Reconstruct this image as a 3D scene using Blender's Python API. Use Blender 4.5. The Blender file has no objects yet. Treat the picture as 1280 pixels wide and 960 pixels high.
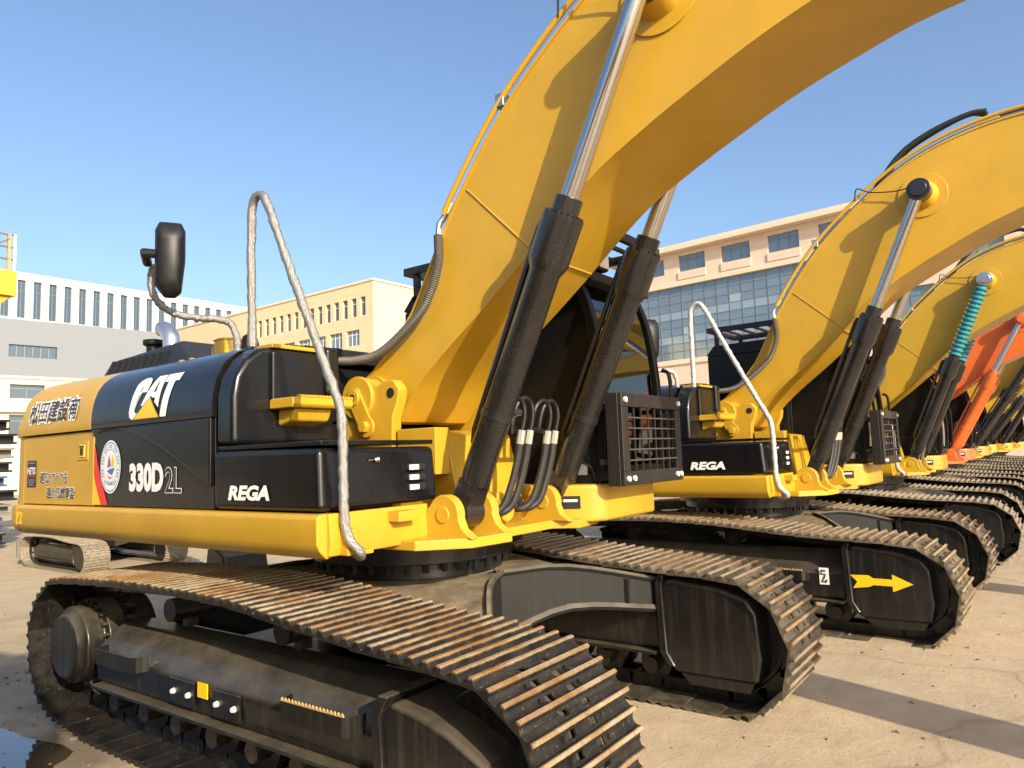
import bpy, bmesh, math, random
from mathutils import Vector, Matrix
random.seed(7)
scene = bpy.context.scene
COL = scene.collection
# ---------------------------------------------------------------- camera
cam_d = bpy.data.cameras.new('camera'); cam = bpy.data.objects.new('camera', cam_d); COL.objects.link(cam)
cam_d.sensor_fit = 'HORIZONTAL'; cam_d.sensor_width = 36.0; cam_d.lens = 36.0*900.68/1280.0
cam_d.clip_start = 0.05; cam_d.clip_end = 3000
_yaw, _pit, _rol = 0.631538, 0.0967226, -0.0347933
_fw = Vector((-math.sin(_yaw)*math.cos(_pit), math.cos(_yaw)*math.cos(_pit), math.sin(_pit)))
_r = _fw.cross(Vector((0, 0, 1))).normalized(); _u = _r.cross(_fw)
_r2 = math.cos(_rol)*_r + math.sin(_rol)*_u; _u2 = -math.sin(_rol)*_r + math.cos(_rol)*_u
_m = Matrix((( _r2.x, _u2.x, -_fw.x, 3.9017), (_r2.y, _u2.y, -_fw.y, -4.0166), (_r2.z, _u2.z, -_fw.z, 1.837), (0, 0, 0, 1)))
cam.matrix_world = _m
scene.camera = cam
# ---------------------------------------------------------------- sky and sun
SUN = Vector((0.835, -0.35, 0.425)).normalized()
elev = math.asin(SUN.z); rot = math.atan2(SUN.x, SUN.y)
world = bpy.data.worlds.new('World'); scene.world = world; world.use_nodes = True
wn = world.node_tree; bg = wn.nodes['Background']
sky = wn.nodes.new('ShaderNodeTexSky'); sky.sky_type = 'NISHITA'; sky.sun_disc = False
sky.sun_elevation = elev; sky.sun_rotation = rot; sky.altitude = 30; sky.air_density = 1.0; sky.dust_density = 3.5; sky.ozone_density = 3.0
wn.links.new(sky.outputs[0], bg.inputs[0]); bg.inputs[1].default_value = 0.14
sl = bpy.data.lights.new('sun', 'SUN'); so = bpy.data.objects.new('sun', sl); COL.objects.link(so)
sl.energy = 4.1; sl.angle = math.radians(0.5); sl.color = (1.0, 0.88, 0.70)
so.rotation_mode = 'QUATERNION'; so.rotation_quaternion = SUN.to_track_quat('Z', 'Y'); so.location = SUN*40
vs = scene.view_settings; vs.view_transform = 'Standard'; vs.look = 'None'; vs.gamma = 1.0; vs.use_curve_mapping = False
vs.exposure = 0.87
scene.render.engine = 'CYCLES'
scene.cycles.max_bounces = 6; scene.cycles.use_denoising = True
# ---------------------------------------------------------------- materials
MATS = {}
def newmat(name):
    m = bpy.data.materials.new(name); m.use_nodes = True
    nt = m.node_tree; b = nt.nodes['Principled BSDF']; MATS[name] = m
    return m, nt, b
def N(nt, t, **kw):
    n = nt.nodes.new(t)
    for k, v in kw.items():
        if k.startswith('i_'):
            n.inputs[int(k[2:])].default_value = v
        else:
            setattr(n, k, v)
    return n
def noise(nt, vec, scale, detail=5, rough=0.6):
    n = N(nt, 'ShaderNodeTexNoise'); n.inputs['Scale'].default_value = scale; n.inputs['Detail'].default_value = detail; n.inputs['Roughness'].default_value = rough
    if vec is not None: nt.links.new(vec, n.inputs['Vector'])
    return n.outputs['Fac']
def ramp(nt, fac, stops):
    r = N(nt, 'ShaderNodeValToRGB'); e = r.color_ramp.elements
    while len(e) < len(stops): e.new(0.5)
    for i, (p, c) in enumerate(stops):
        e[i].position = p; e[i].color = (c[0], c[1], c[2], 1) if not isinstance(c, (int, float)) else (c, c, c, 1)
    nt.links.new(fac, r.inputs[0]); return r.outputs[0]
def mixc(nt, fac, a, b, blend='MIX'):
    m = N(nt, 'ShaderNodeMix', data_type='RGBA', blend_type=blend)
    for s, v in ((m.inputs[0], fac), (m.inputs[6], a), (m.inputs[7], b)):
        if isinstance(v, (int, float)): s.default_value = v
        elif isinstance(v, tuple): s.default_value = (v[0], v[1], v[2], 1)
        else: nt.links.new(v, s)
    return m.outputs[2]
def math_(nt, op, a, b=0.0, clamp=False):
    m = N(nt, 'ShaderNodeMath', operation=op, use_clamp=clamp)
    for s, v in ((m.inputs[0], a), (m.inputs[1], b)):
        if isinstance(v, (int, float)): s.default_value = v
        else: nt.links.new(v, s)
    return m.outputs[0]
def coords(nt, scale=(1, 1, 1), kind='Object', loc=(0, 0, 0)):
    t = N(nt, 'ShaderNodeTexCoord'); mp = N(nt, 'ShaderNodeMapping'); mp.inputs['Scale'].default_value = scale; mp.inputs['Location'].default_value = loc
    nt.links.new(t.outputs[kind], mp.inputs[0]); return mp.outputs[0]
def upness(nt, lo=0.3, hi=0.95):
    g = N(nt, 'ShaderNodeNewGeometry'); s = N(nt, 'ShaderNodeSeparateXYZ'); nt.links.new(g.outputs['Normal'], s.inputs[0])
    mr = N(nt, 'ShaderNodeMapRange'); mr.inputs[1].default_value = lo; mr.inputs[2].default_value = hi
    nt.links.new(s.outputs[2], mr.inputs[0]); return mr.outputs[0]
def bump(nt, b, h, strength=0.3, dist=0.01):
    n = N(nt, 'ShaderNodeBump'); n.inputs['Strength'].default_value = strength; n.inputs['Distance'].default_value = dist
    nt.links.new(h, n.inputs['Height']); nt.links.new(n.outputs[0], b.inputs['Normal'])
def setup(b, rough=0.5, metal=0.0, coat=0.0, spec=0.5):
    b.inputs['Roughness'].default_value = rough; b.inputs['Metallic'].default_value = metal
    b.inputs['Coat Weight'].default_value = coat; b.inputs['Coat Roughness'].default_value = 0.08
    b.inputs['Specular IOR Level'].default_value = spec
DUST = (0.30, 0.235, 0.15)
def paint(name, col, rough=0.35, coat=0.25, dust=0.35, spots=0.25, dustcol=DUST, streak=0.12, upcol=None, lo=0.3, spec=0.5):
    m, nt, b = newmat(name); setup(b, rough, 0, coat, spec)
    v = coords(nt); n1 = noise(nt, v, 1.7, 6, 0.62); n2 = noise(nt, v, 14, 5, 0.7); n3 = noise(nt, coords(nt, (26, 26, 1.2)), 1.0, 4, 0.6)
    c = mixc(nt, ramp(nt, n1, [(0.3, 0.0), (0.75, 1.0)]), col, tuple(x*0.80 for x in col))
    f = math_(nt, 'MULTIPLY', ramp(nt, n2, [(0.52, 0.0), (0.8, 1.0)]), spots)
    c = mixc(nt, f, c, dustcol)
    c = mixc(nt, math_(nt, 'MULTIPLY', ramp(nt, n3, [(0.5, 0.0), (0.85, 1.0)]), streak), c, dustcol)
    up = math_(nt, 'MULTIPLY', upness(nt, lo), math_(nt, 'MULTIPLY', ramp(nt, noise(nt, v, 5, 6, 0.7), [(0.3, 0.25), (0.7, 1.0)]), dust))
    c = mixc(nt, up, c, upcol or dustcol)
    nt.links.new(c, b.inputs['Base Color'])
    nt.links.new(math_(nt, 'ADD', rough-0.08, math_(nt, 'MULTIPLY', n1, 0.22)), b.inputs['Roughness'])
    bump(nt, b, noise(nt, v, 3.0, 2, 0.5), 0.12, 0.02)
    return m
paint('yellow', (0.55, 0.316, 0.019), 0.38, 0.12, 0.16, 0.11, (0.40, 0.28, 0.12), 0.09)
paint('yellow_lemon', (0.46, 0.275, 0.014), 0.40, 0.12, 0.12, 0.06, (0.42, 0.29, 0.11), 0.04)
paint('yellow_bright', (0.80, 0.55, 0.02), 0.4, 0.1, 0.1, 0.05)
paint('orange', (0.66, 0.125, 0.018), 0.36, 0.25, 0.2, 0.1, (0.5, 0.25, 0.12), 0.05)
paint('teal', (0.03, 0.26, 0.25), 0.4, 0.2, 0.3, 0.15)
paint('blue_steel', (0.03, 0.07, 0.16), 0.45, 0.1, 0.4, 0.25)
paint('gloss_black', (0.006, 0.006, 0.007), 0.24, 0.25, 0.10, 0.03, (0.16, 0.13, 0.09), 0.02, spec=0.35)
paint('satin_black', (0.007, 0.007, 0.0075), 0.42, 0.0, 0.12, 0.03, (0.16, 0.13, 0.09), 0.025, spec=0.3)
paint('hood_black', (0.012, 0.0125, 0.015), 0.45, 0.05, 0.12, 0.05, (0.16, 0.13, 0.09), 0.04)
paint('dirty_black', (0.008, 0.0075, 0.007), 0.34, 0.25, 0.8, 0.14, (0.085, 0.068, 0.043), 0.42, (0.155, 0.13, 0.085), 0.15, 0.4)
paint('car_body_paint', (0.012, 0.0115, 0.010), 0.5, 0.05, 0.95, 0.03, (0.30, 0.245, 0.16), 0.025, spec=0.3)
paint('grey_steel', (0.16, 0.15, 0.13), 0.6, 0.0, 0.5, 0.4)
paint('guard_brown', (0.016, 0.013, 0.011), 0.45, 0.05, 0.2, 0.10, (0.13, 0.10, 0.07), 0.15, spec=.4)
def barrel():
    m, nt, b = newmat('barrel_black'); setup(b, 0.32, 0, 0.35)
    v = coords(nt); n = noise(nt, v, 160, 3, 0.8); n2 = noise(nt, v, 4, 4, 0.6)
    f = math_(nt, 'MULTIPLY', ramp(nt, n, [(0.55, 0.0), (0.70, 1.0)]), ramp(nt, n2, [(0.35, 0.03), (0.75, 0.5)]))
    nt.links.new(mixc(nt, f, (0.013, 0.012, 0.012), (0.26, 0.22, 0.15)), b.inputs['Base Color'])
    nt.links.new(math_(nt, 'ADD', 0.25, math_(nt, 'MULTIPLY', f, 0.5)), b.inputs['Roughness'])
    bump(nt, b, n, 0.2, 0.004)
barrel()
def simple(name, col, rough=0.5, metal=0.0, coat=0.0, var=0.15, scale=6.0, bmp=0.0, bscale=40, spec=0.5):
    m, nt, b = newmat(name); setup(b, rough, metal, coat, spec)
    v = coords(nt); n = noise(nt, v, scale, 5, 0.6)
    nt.links.new(mixc(nt, n, tuple(c*(1-var) for c in col), tuple(min(1, c*(1+var)) for c in col)), b.inputs['Base Color'])
    if bmp: bump(nt, b, noise(nt, v, bscale, 4, 0.6), bmp, 0.01)
    return m
simple('chrome', (0.62, 0.60, 0.57), 0.13, 1.0, var=0.12, scale=20)
simple('steel', (0.55, 0.55, 0.54), 0.3, 1.0, bmp=0.1)
simple('exhaust_metal', (0.60, 0.61, 0.63), 0.28, 0.9, bmp=0.1, bscale=12)
simple('fitting', (0.42, 0.40, 0.35), 0.4, 0.4, bmp=.3, bscale=60)
simple('guard_rod', (0.09, 0.085, 0.075), 0.5, 0.3)
simple('rubber', (0.018, 0.017, 0.016), 0.55, var=0.4, scale=30, bmp=0.1)
simple('hose_grey', (0.085, 0.075, 0.060), 0.5, var=0.3, scale=30)
simple('boot_teal', (0.04, 0.24, 0.27), 0.35, 0.1, var=0.4, scale=30)
simple('boot_black', (0.02, 0.02, 0.02), 0.5)
simple('white_decal', (0.80, 0.79, 0.76), 0.45, var=0.04)
simple('cream_decal', (0.72, 0.70, 0.62), 0.5, var=0.06)
simple('black_decal', (0.02, 0.018, 0.02), 0.4)
simple('yellow_decal', (0.85, 0.50, 0.01), 0.4, var=0.05)
simple('red_decal', (0.70, 0.03, 0.015), 0.4, var=0.05)
simple('blue_decal', (0.04, 0.16, 0.42), 0.4)
simple('green_decal', (0.10, 0.34, 0.18), 0.4)
simple('grey_decal', (0.22, 0.21, 0.19), 0.5)
simple('lamp_lens', (0.75, 0.74, 0.70), 0.15, 0.2, 0.5)
simple('red_cloth', (0.30, 0.03, 0.03), 0.8)
simple('wrap_white', (0.42, 0.41, 0.38), 0.4, 0.0, 0.2, 0.35, 40, 1.0, 45)
simple('dirt_clod', (0.16, 0.115, 0.07), 0.9, var=0.4, scale=20, bmp=0.5)
def foil():
    m, nt, b = newmat('foil_wrap'); setup(b, 0.32, 0.55, 0.1)
    v = coords(nt, (1, 1, 1)); vo = N(nt, 'ShaderNodeTexVoronoi'); vo.inputs['Scale'].default_value = 190; nt.links.new(v, vo.inputs['Vector'])
    n = noise(nt, v, 30, 4, 0.7)
    nt.links.new(mixc(nt, n, (0.20, 0.195, 0.18), (0.38, 0.37, 0.345)), b.inputs['Base Color'])
    h = math_(nt, 'ADD', vo.outputs['Distance'], math_(nt, 'MULTIPLY', n, 1.2))
    bump(nt, b, h, 0.6, 0.006)
foil()
def shoe_mat(name, dustiness, hi=(0.055, 0.045, 0.033)):
    m, nt, b = newmat(name); setup(b, 0.45, 0.35, 0.0)
    tc = N(nt, 'ShaderNodeTexCoord'); s = N(nt, 'ShaderNodeSeparateXYZ'); nt.links.new(tc.outputs['Object'], s.inputs[0])
    oi = N(nt, 'ShaderNodeObjectInfo')
    ofs = N(nt, 'ShaderNodeVectorMath', operation='ADD'); nt.links.new(tc.outputs['Object'], ofs.inputs[0]); nt.links.new(oi.outputs['Location'], ofs.inputs[1])
    n1 = noise(nt, ofs.outputs[0], 9, 6, 0.7); n2 = noise(nt, ofs.outputs[0], 45, 4, 0.7); n3 = noise(nt, ofs.outputs[0], 2.2, 3, 0.6)
    base = mixc(nt, ramp(nt, n1, [(0.35, 0.0), (0.8, 1.0)]), (0.009, 0.009, 0.009), hi)
    base = mixc(nt, math_(nt, 'MULTIPLY', ramp(nt, n2, [(0.62, 0.0), (0.70, 1.0)]), 0.6), base, (0.34, 0.30, 0.24))
    d = math_(nt, 'MULTIPLY', ramp(nt, n3, [(0.3, 0.15), (0.7, 1.0)]), dustiness)
    d = math_(nt, 'MULTIPLY', d, ramp(nt, n1, [(0.25, 0.4), (0.6, 1.0)]))
    base = mixc(nt, d, base, (0.30, 0.245, 0.165))
    tip = mixc(nt, ramp(nt, n3, [(0.42, 0.0), (0.6, 1.0)]), (0.42, 0.33, 0.20), (0.31, 0.155, 0.055))
    tip = mixc(nt, ramp(nt, n2, [(0.45, 0.0), (0.8, 0.7)]), tip, (0.12, 0.085, 0.05))
    mr = N(nt, 'ShaderNodeMapRange'); mr.inputs[1].default_value = 0.034; mr.inputs[2].default_value = 0.043
    nt.links.new(math_(nt, 'ADD', s.outputs[2], math_(nt, 'MULTIPLY', math_(nt, 'SUBTRACT', n1, 0.5), 0.02)), mr.inputs[0])
    c = mixc(nt, mr.outputs[0], base, tip)
    nt.links.new(c, b.inputs['Base Color'])
    nt.links.new(math_(nt, 'ADD', 0.12, math_(nt, 'MULTIPLY', n1, 0.55)), b.inputs['Roughness'])
    bump(nt, b, n2, 0.35, 0.004)
shoe_mat('shoe_dark', 0.07, (0.030, 0.025, 0.019)); shoe_mat('shoe_mid', 0.65); shoe_mat('shoe_dusty', 0.95)
def belt_mat():
    m, nt, b = newmat('belt_dusty'); setup(b, 0.7)
    v = coords(nt); n1 = noise(nt, v, 12, 5, 0.7); n2 = noise(nt, v, 3, 4, 0.6)
    c = mixc(nt, ramp(nt, n1, [(0.3, 0.0), (0.7, 1.0)]), (0.10, 0.08, 0.055), (0.34, 0.28, 0.19))
    nt.links.new(c, b.inputs['Base Color']); bump(nt, b, n1, 0.4, 0.01)
belt_mat()
def glass(name, tint=(0.20, 0.25, 0.24), refl=0.9):
    m, nt, b = newmat(name); nt.nodes.remove(b)
    out = nt.nodes['Material Output']
    tr = N(nt, 'ShaderNodeBsdfTransparent'); tr.inputs[0].default_value = (*tint, 1)
    gl = N(nt, 'ShaderNodeBsdfGlossy'); gl.inputs['Roughness'].default_value = 0.03; gl.inputs['Color'].default_value = (0.9, 0.95, 0.92, 1)
    fr = N(nt, 'ShaderNodeFresnel'); fr.inputs[0].default_value = 1.6
    fac = math_(nt, 'ADD', math_(nt, 'MULTIPLY', fr.outputs[0], refl), 0.10*refl, True)
    mx = N(nt, 'ShaderNodeMixShader'); nt.links.new(fac, mx.inputs[0]); nt.links.new(tr.outputs[0], mx.inputs[1]); nt.links.new(gl.outputs[0], mx.inputs[2])
    nt.links.new(mx.outputs[0], out.inputs[0])
glass('cab_glass')
glass('dark_glass', (0.03, 0.035, 0.035), 0.16)
simple('tinted_window', (0.006, 0.006, 0.006), 0.35, 0, 0, .2, 3, spec=.25)
def mirror_mat():
    simple('mirror_glass', (0.8, 0.82, 0.82), 0.05, 1.0, var=0.02)
mirror_mat()
# ---------------------------------------------------------------- mesh builder
class MB:
    def __init__(s): s.v = []; s.f = []; s.bevel = 0
    def add(s, vs, fs):
        o = len(s.v); s.v += [tuple(p) for p in vs]; s.f += [tuple(i+o for i in f) for f in fs]; return s
    def box(s, x0, x1, y0, y1, z0, z1):
        return s.add([(x0,y0,z0),(x1,y0,z0),(x1,y1,z0),(x0,y1,z0),(x0,y0,z1),(x1,y0,z1),(x1,y1,z1),(x0,y1,z1)],
                     [(0,3,2,1),(4,5,6,7),(0,1,5,4),(1,2,6,5),(2,3,7,6),(3,0,4,7)])
    def hexa(s, p):   # 8 points, bottom 4 then top 4
        return s.add(p, [(0,3,2,1),(4,5,6,7),(0,1,5,4),(1,2,6,5),(2,3,7,6),(3,0,4,7)])
    def prism(s, pts, a, b, axis='y'):
        n = len(pts)
        def mk(p, t):
            return {'y': (p[0], t, p[1]), 'x': (t, p[0], p[1]), 'z': (p[0], p[1], t)}[axis]
        vs = [mk(p, a) for p in pts] + [mk(p, b) for p in pts]
        fs = [tuple(range(n))[::-1], tuple(range(n, 2*n))] + [(i, (i+1) % n, n+(i+1) % n, n+i) for i in range(n)]
        return s.add(vs, fs)
    def tube(s, path, r, n=10, caps=True):
        path = [Vector(p) for p in path]; m = len(path)
        rs = r if isinstance(r, (list, tuple)) else [r]*m
        t0 = (path[1]-path[0]).normalized(); up = Vector((0, 0, 1)) if abs(t0.z) < 0.9 else Vector((1, 0, 0))
        nx = t0.cross(up).normalized(); vs = []; fs = []
        for i, p in enumerate(path):
            t = (path[min(i+1, m-1)]-path[max(i-1, 0)]).normalized()
            nx = (nx - t*nx.dot(t)).normalized(); ny = t.cross(nx)
            for k in range(n):
                a = 2*math.pi*k/n; vs.append(p + rs[i]*(math.cos(a)*nx + math.sin(a)*ny))
        for i in range(m-1):
            for k in range(n):
                fs.append((i*n+k, i*n+(k+1) % n, (i+1)*n+(k+1) % n, (i+1)*n+k))
        if caps: fs += [tuple(range(n))[::-1], tuple(range((m-1)*n, m*n))]
        return s.add(vs, fs)
    def cyl(s, p0, p1, r0, r1=None, n=24):
        return s.tube([p0, p1], [r0, r1 if r1 is not None else r0], n)
    def strip(s, A, B, y0, y1):     # solid between two XZ polylines of equal length
        n = len(A); vs = []
        for (a, b) in zip(A, B):
            vs += [(a[0], y0, a[1]), (a[0], y1, a[1]), (b[0], y1, b[1]), (b[0], y0, b[1])]
        fs = [(3, 2, 1, 0), (4*n-4, 4*n-3, 4*n-2, 4*n-1)]
        for i in range(n-1):
            o = 4*i
            for k in range(4): fs.append((o+k, o+(k+1) % 4, o+4+(k+1) % 4, o+4+k))
        return s.add(vs, fs)
    def mesh(s, name, smooth=35):
        me = bpy.data.meshes.new(name); me.from_pydata(s.v, [], s.f); me.validate()
        bm = bmesh.new(); bm.from_mesh(me); bmesh.ops.recalc_face_normals(bm, faces=bm.faces); bm.to_mesh(me); bm.free()
        if smooth:
            me.shade_smooth(); me.set_sharp_from_angle(angle=math.radians(smooth))
        return me
    def build(s, name, mat, parent=None, bevel=0.0, seg=2, smooth=35, kind=None, label=None):
        me = s.mesh(name, smooth); me.materials.append(MATS[mat])
        o = bpy.data.objects.new(name, me); COL.objects.link(o); o.parent = parent
        if bevel:
            md = o.modifiers.new('bevel', 'BEVEL'); md.width = bevel; md.segments = seg; md.limit_method = 'ANGLE'; md.angle_limit = math.radians(38); md.harden_normals = True
        if kind: o['kind'] = kind
        if label: o['label'] = label
        return o
def tag(o, label=None, cat=None, group=None, kind=None):
    for k, v in (('label', label), ('category', cat), ('group', group), ('kind', kind)):
        if v: o[k] = v
    return o
def empty(name, loc, rz=0, parent=None):
    o = bpy.data.objects.new(name, None); COL.objects.link(o); o.location = loc; o.rotation_euler = (0, 0, rz); o.parent = parent; o.empty_display_size = 0.3
    return o
def catmull(pts, k=5):
    pts = [Vector(p) for p in pts]; P = [pts[0]*2-pts[1]] + pts + [pts[-1]*2-pts[-2]]; out = []
    for i in range(1, len(P)-2):
        for j in range(k):
            t = j/k; a, b, c, d = P[i-1], P[i], P[i+1], P[i+2]
            out.append(0.5*((2*b) + (c-a)*t + (2*a-5*b+4*c-d)*t*t + (3*b-a-3*c+d)*t**3))
    out.append(pts[-1]); return out
def resample(pts, n):
    pts = [Vector(p) for p in pts]; L = [0]
    for a, b in zip(pts, pts[1:]): L.append(L[-1]+(b-a).length)
    out = []; j = 0
    for i in range(n):
        d = L[-1]*i/(n-1)
        while j < len(L)-2 and L[j+1] < d: j += 1
        t = (d-L[j])/max(1e-9, L[j+1]-L[j]); out.append(pts[j].lerp(pts[j+1], t))
    return out
_FC = {}
def text_verts(txt, bold=0.0, ext=0.0, shear=0.0, size=1.0):
    key = (txt, bold, shear)
    if key not in _FC:
        cu = bpy.data.curves.new('lettering', 'FONT'); cu.body = txt; cu.align_x = 'CENTER'; cu.align_y = 'CENTER'; cu.offset = bold; cu.shear = shear; cu.resolution_u = 3
        ob = bpy.data.objects.new('lettering_source', cu); COL.objects.link(ob)
        dg = bpy.context.evaluated_depsgraph_get(); me = bpy.data.meshes.new_from_object(ob.evaluated_get(dg))
        vs = [tuple(v.co) for v in me.vertices]; fs = [tuple(p.vertices) for p in me.polygons]
        bpy.data.objects.remove(ob); bpy.data.curves.remove(cu); bpy.data.meshes.remove(me)
        xs = [v[0] for v in vs]; ys = [v[1] for v in vs]
        _FC[key] = (vs, fs, (min(xs), max(xs), min(ys), max(ys)))
    return _FC[key]
def decal(name, verts, faces, mat, parent, fmap, bend=False):
    me = bpy.data.meshes.new(name)
    if bend:
        bm = bmesh.new(); vv = [bm.verts.new((u, v, 0)) for u, v in verts]
        for f in faces:
            try: bm.faces.new([vv[k] for k in f])
            except ValueError: pass
        lo, hi = min(v for _, v in verts), max(v for _, v in verts); z = lo+.012
        bmesh.ops.triangulate(bm, faces=bm.faces[:])
        while z < hi:
            bmesh.ops.bisect_plane(bm, geom=bm.verts[:]+bm.edges[:]+bm.faces[:], plane_co=(0, z, 0), plane_no=(0, 1, 0)); z += .018
        for v in bm.verts: v.co = Vector(fmap(v.co.x, v.co.y))
        bm.to_mesh(me); bm.free()
    else:
        me.from_pydata([fmap(u, v) for u, v in verts], [], faces)
    me.materials.append(MATS[mat])
    o = bpy.data.objects.new(name, me); COL.objects.link(o); o.parent = parent
    return o
def text_decal(txt, mat, parent, fmap, u0, v0, w, h, bold=0.0, shear=0.0, name='lettering', like=None, bend=False):
    """fit the text into the box centred (u0,v0) of width w and height h; fmap maps (u,v) to 3D"""
    vs, fs, (xa, xb, ya, yb) = text_verts(txt, bold, 0, shear)
    if like: _, _, (xa, xb, ya, yb) = text_verts(txt, like, 0, shear)
    vv = [((x-(xa+xb)/2)*w/(xb-xa)+u0, (y-(ya+yb)/2)*h/(yb-ya)+v0) for x, y, z in vs]
    return decal(name, vv, fs, mat, parent, fmap, bend)
# ---------------------------------------------------------------- excavator
def track_path(ix=2.0, ir=.455):
    pts = []
    cx, cz, r = -1.97, 0.555, 0.465                      # sprocket end
    for a in range(265, 79, -12): pts.append((cx+r*math.cos(math.radians(a)), cz+r*math.sin(math.radians(a))))
    pts += [(-1.45, 1.045), (-0.9, 1.065), (-0.3, 1.065), (0.2, 1.05), (0.7, 1.0), (1.2, 0.955)] + [(1.65, 0.935)]*(ix > 1.9)
    cx, cz, r = ix, ir+.01, ir                         # idler end
    for a in range(88, -96, -12): pts.append((cx+r*math.cos(math.radians(a)), cz+r*math.sin(math.radians(a))))
    pts += [(1.6, 0.032), (1.0, 0.03), (0, 0.03), (-1.0, 0.03), (-1.5, 0.035)]
    return [Vector((x, 0, z)) for x, z in pts]
def shoe_frames(n=41, ix=2.0, ir=.455):
    p = track_path(ix, ir); p = resample(p + [p[0]], n*6+1); out = []
    for i in range(n):
        a, b = p[i*6], p[(i+1)*6]
        t = (b-a).normalized(); c = (a+b)/2; nrm = Vector((-t.z, 0, t.x))
        if nrm.dot(c-Vector((0, 0, 0.5))) < 0 and abs(c.x) > 2.0 or (abs(c.x) <= 2.0 and nrm.z*(c.z-0.5) < 0): nrm = -nrm
        out.append((c, t, nrm, (b-a).length))
    return out
SHOES = shoe_frames(); SHOES_NEAR = shoe_frames(41, 1.83, .45)
PITCH = sum(s[3] for s in SHOES)/len(SHOES)
SW = 0.395
def shoe_mesh(mat):
    P = PITCH; mb = MB()
    th = 0.012; H = 0.046
    g = [-P/3, 0, P/3]
    def half(gx):   # grouser outline points left to right over the plate top
        return [(gx-P/6+.004, th-.004), (gx-0.028, th), (gx-0.017, th+0.008), (gx-0.0125, th+.02), (gx-0.0105, H-0.003), (gx-0.008, H), (gx+0.008, H), (gx+0.0105, H-0.003), (gx+.0125, th+.02), (gx+0.017, th+0.008), (gx+0.028, th), (gx+P/6-.004, th-.004)]
    top = [(-P/2-0.004, 0.004)]
    for gx in g: top += half(gx)
    top += [(P/2-0.006, th)]
    prof = top + [(P/2-0.006, 0.0), (-P/2-0.004, -0.006)]
    for a, b in ((-SW, -0.115), (-0.058, 0.058), (0.115, SW)): mb.prism(prof, a, b)
    for a, b in ((-0.115, -0.058), (0.058, 0.115)):
        for gx in g: mb.prism(half(gx)[1:-1]+[(gx+0.02, 0), (gx-0.02, 0)], a, b)
    for gx in (-P/6, P/6):                                 # bolt heads beside the mud holes
        for y in (-0.155, 0.155): mb.cyl((gx, y, th-0.002), (gx, y, th+0.012), 0.014, n=6)
    me = mb.mesh('track_shoe', 30); me.materials.append(MATS[mat]); return me
def frame_matrix(c, t, nrm, y=0.0):
    yv = nrm.cross(t)
    return Matrix(((t.x, yv.x, nrm.x, c.x), (t.y, yv.y, nrm.y, y), (t.z, yv.z, nrm.z, c.z), (0, 0, 0, 1)))
SHOE_ME = {}
FRAME_X = (-1.58, 1.62)
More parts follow.
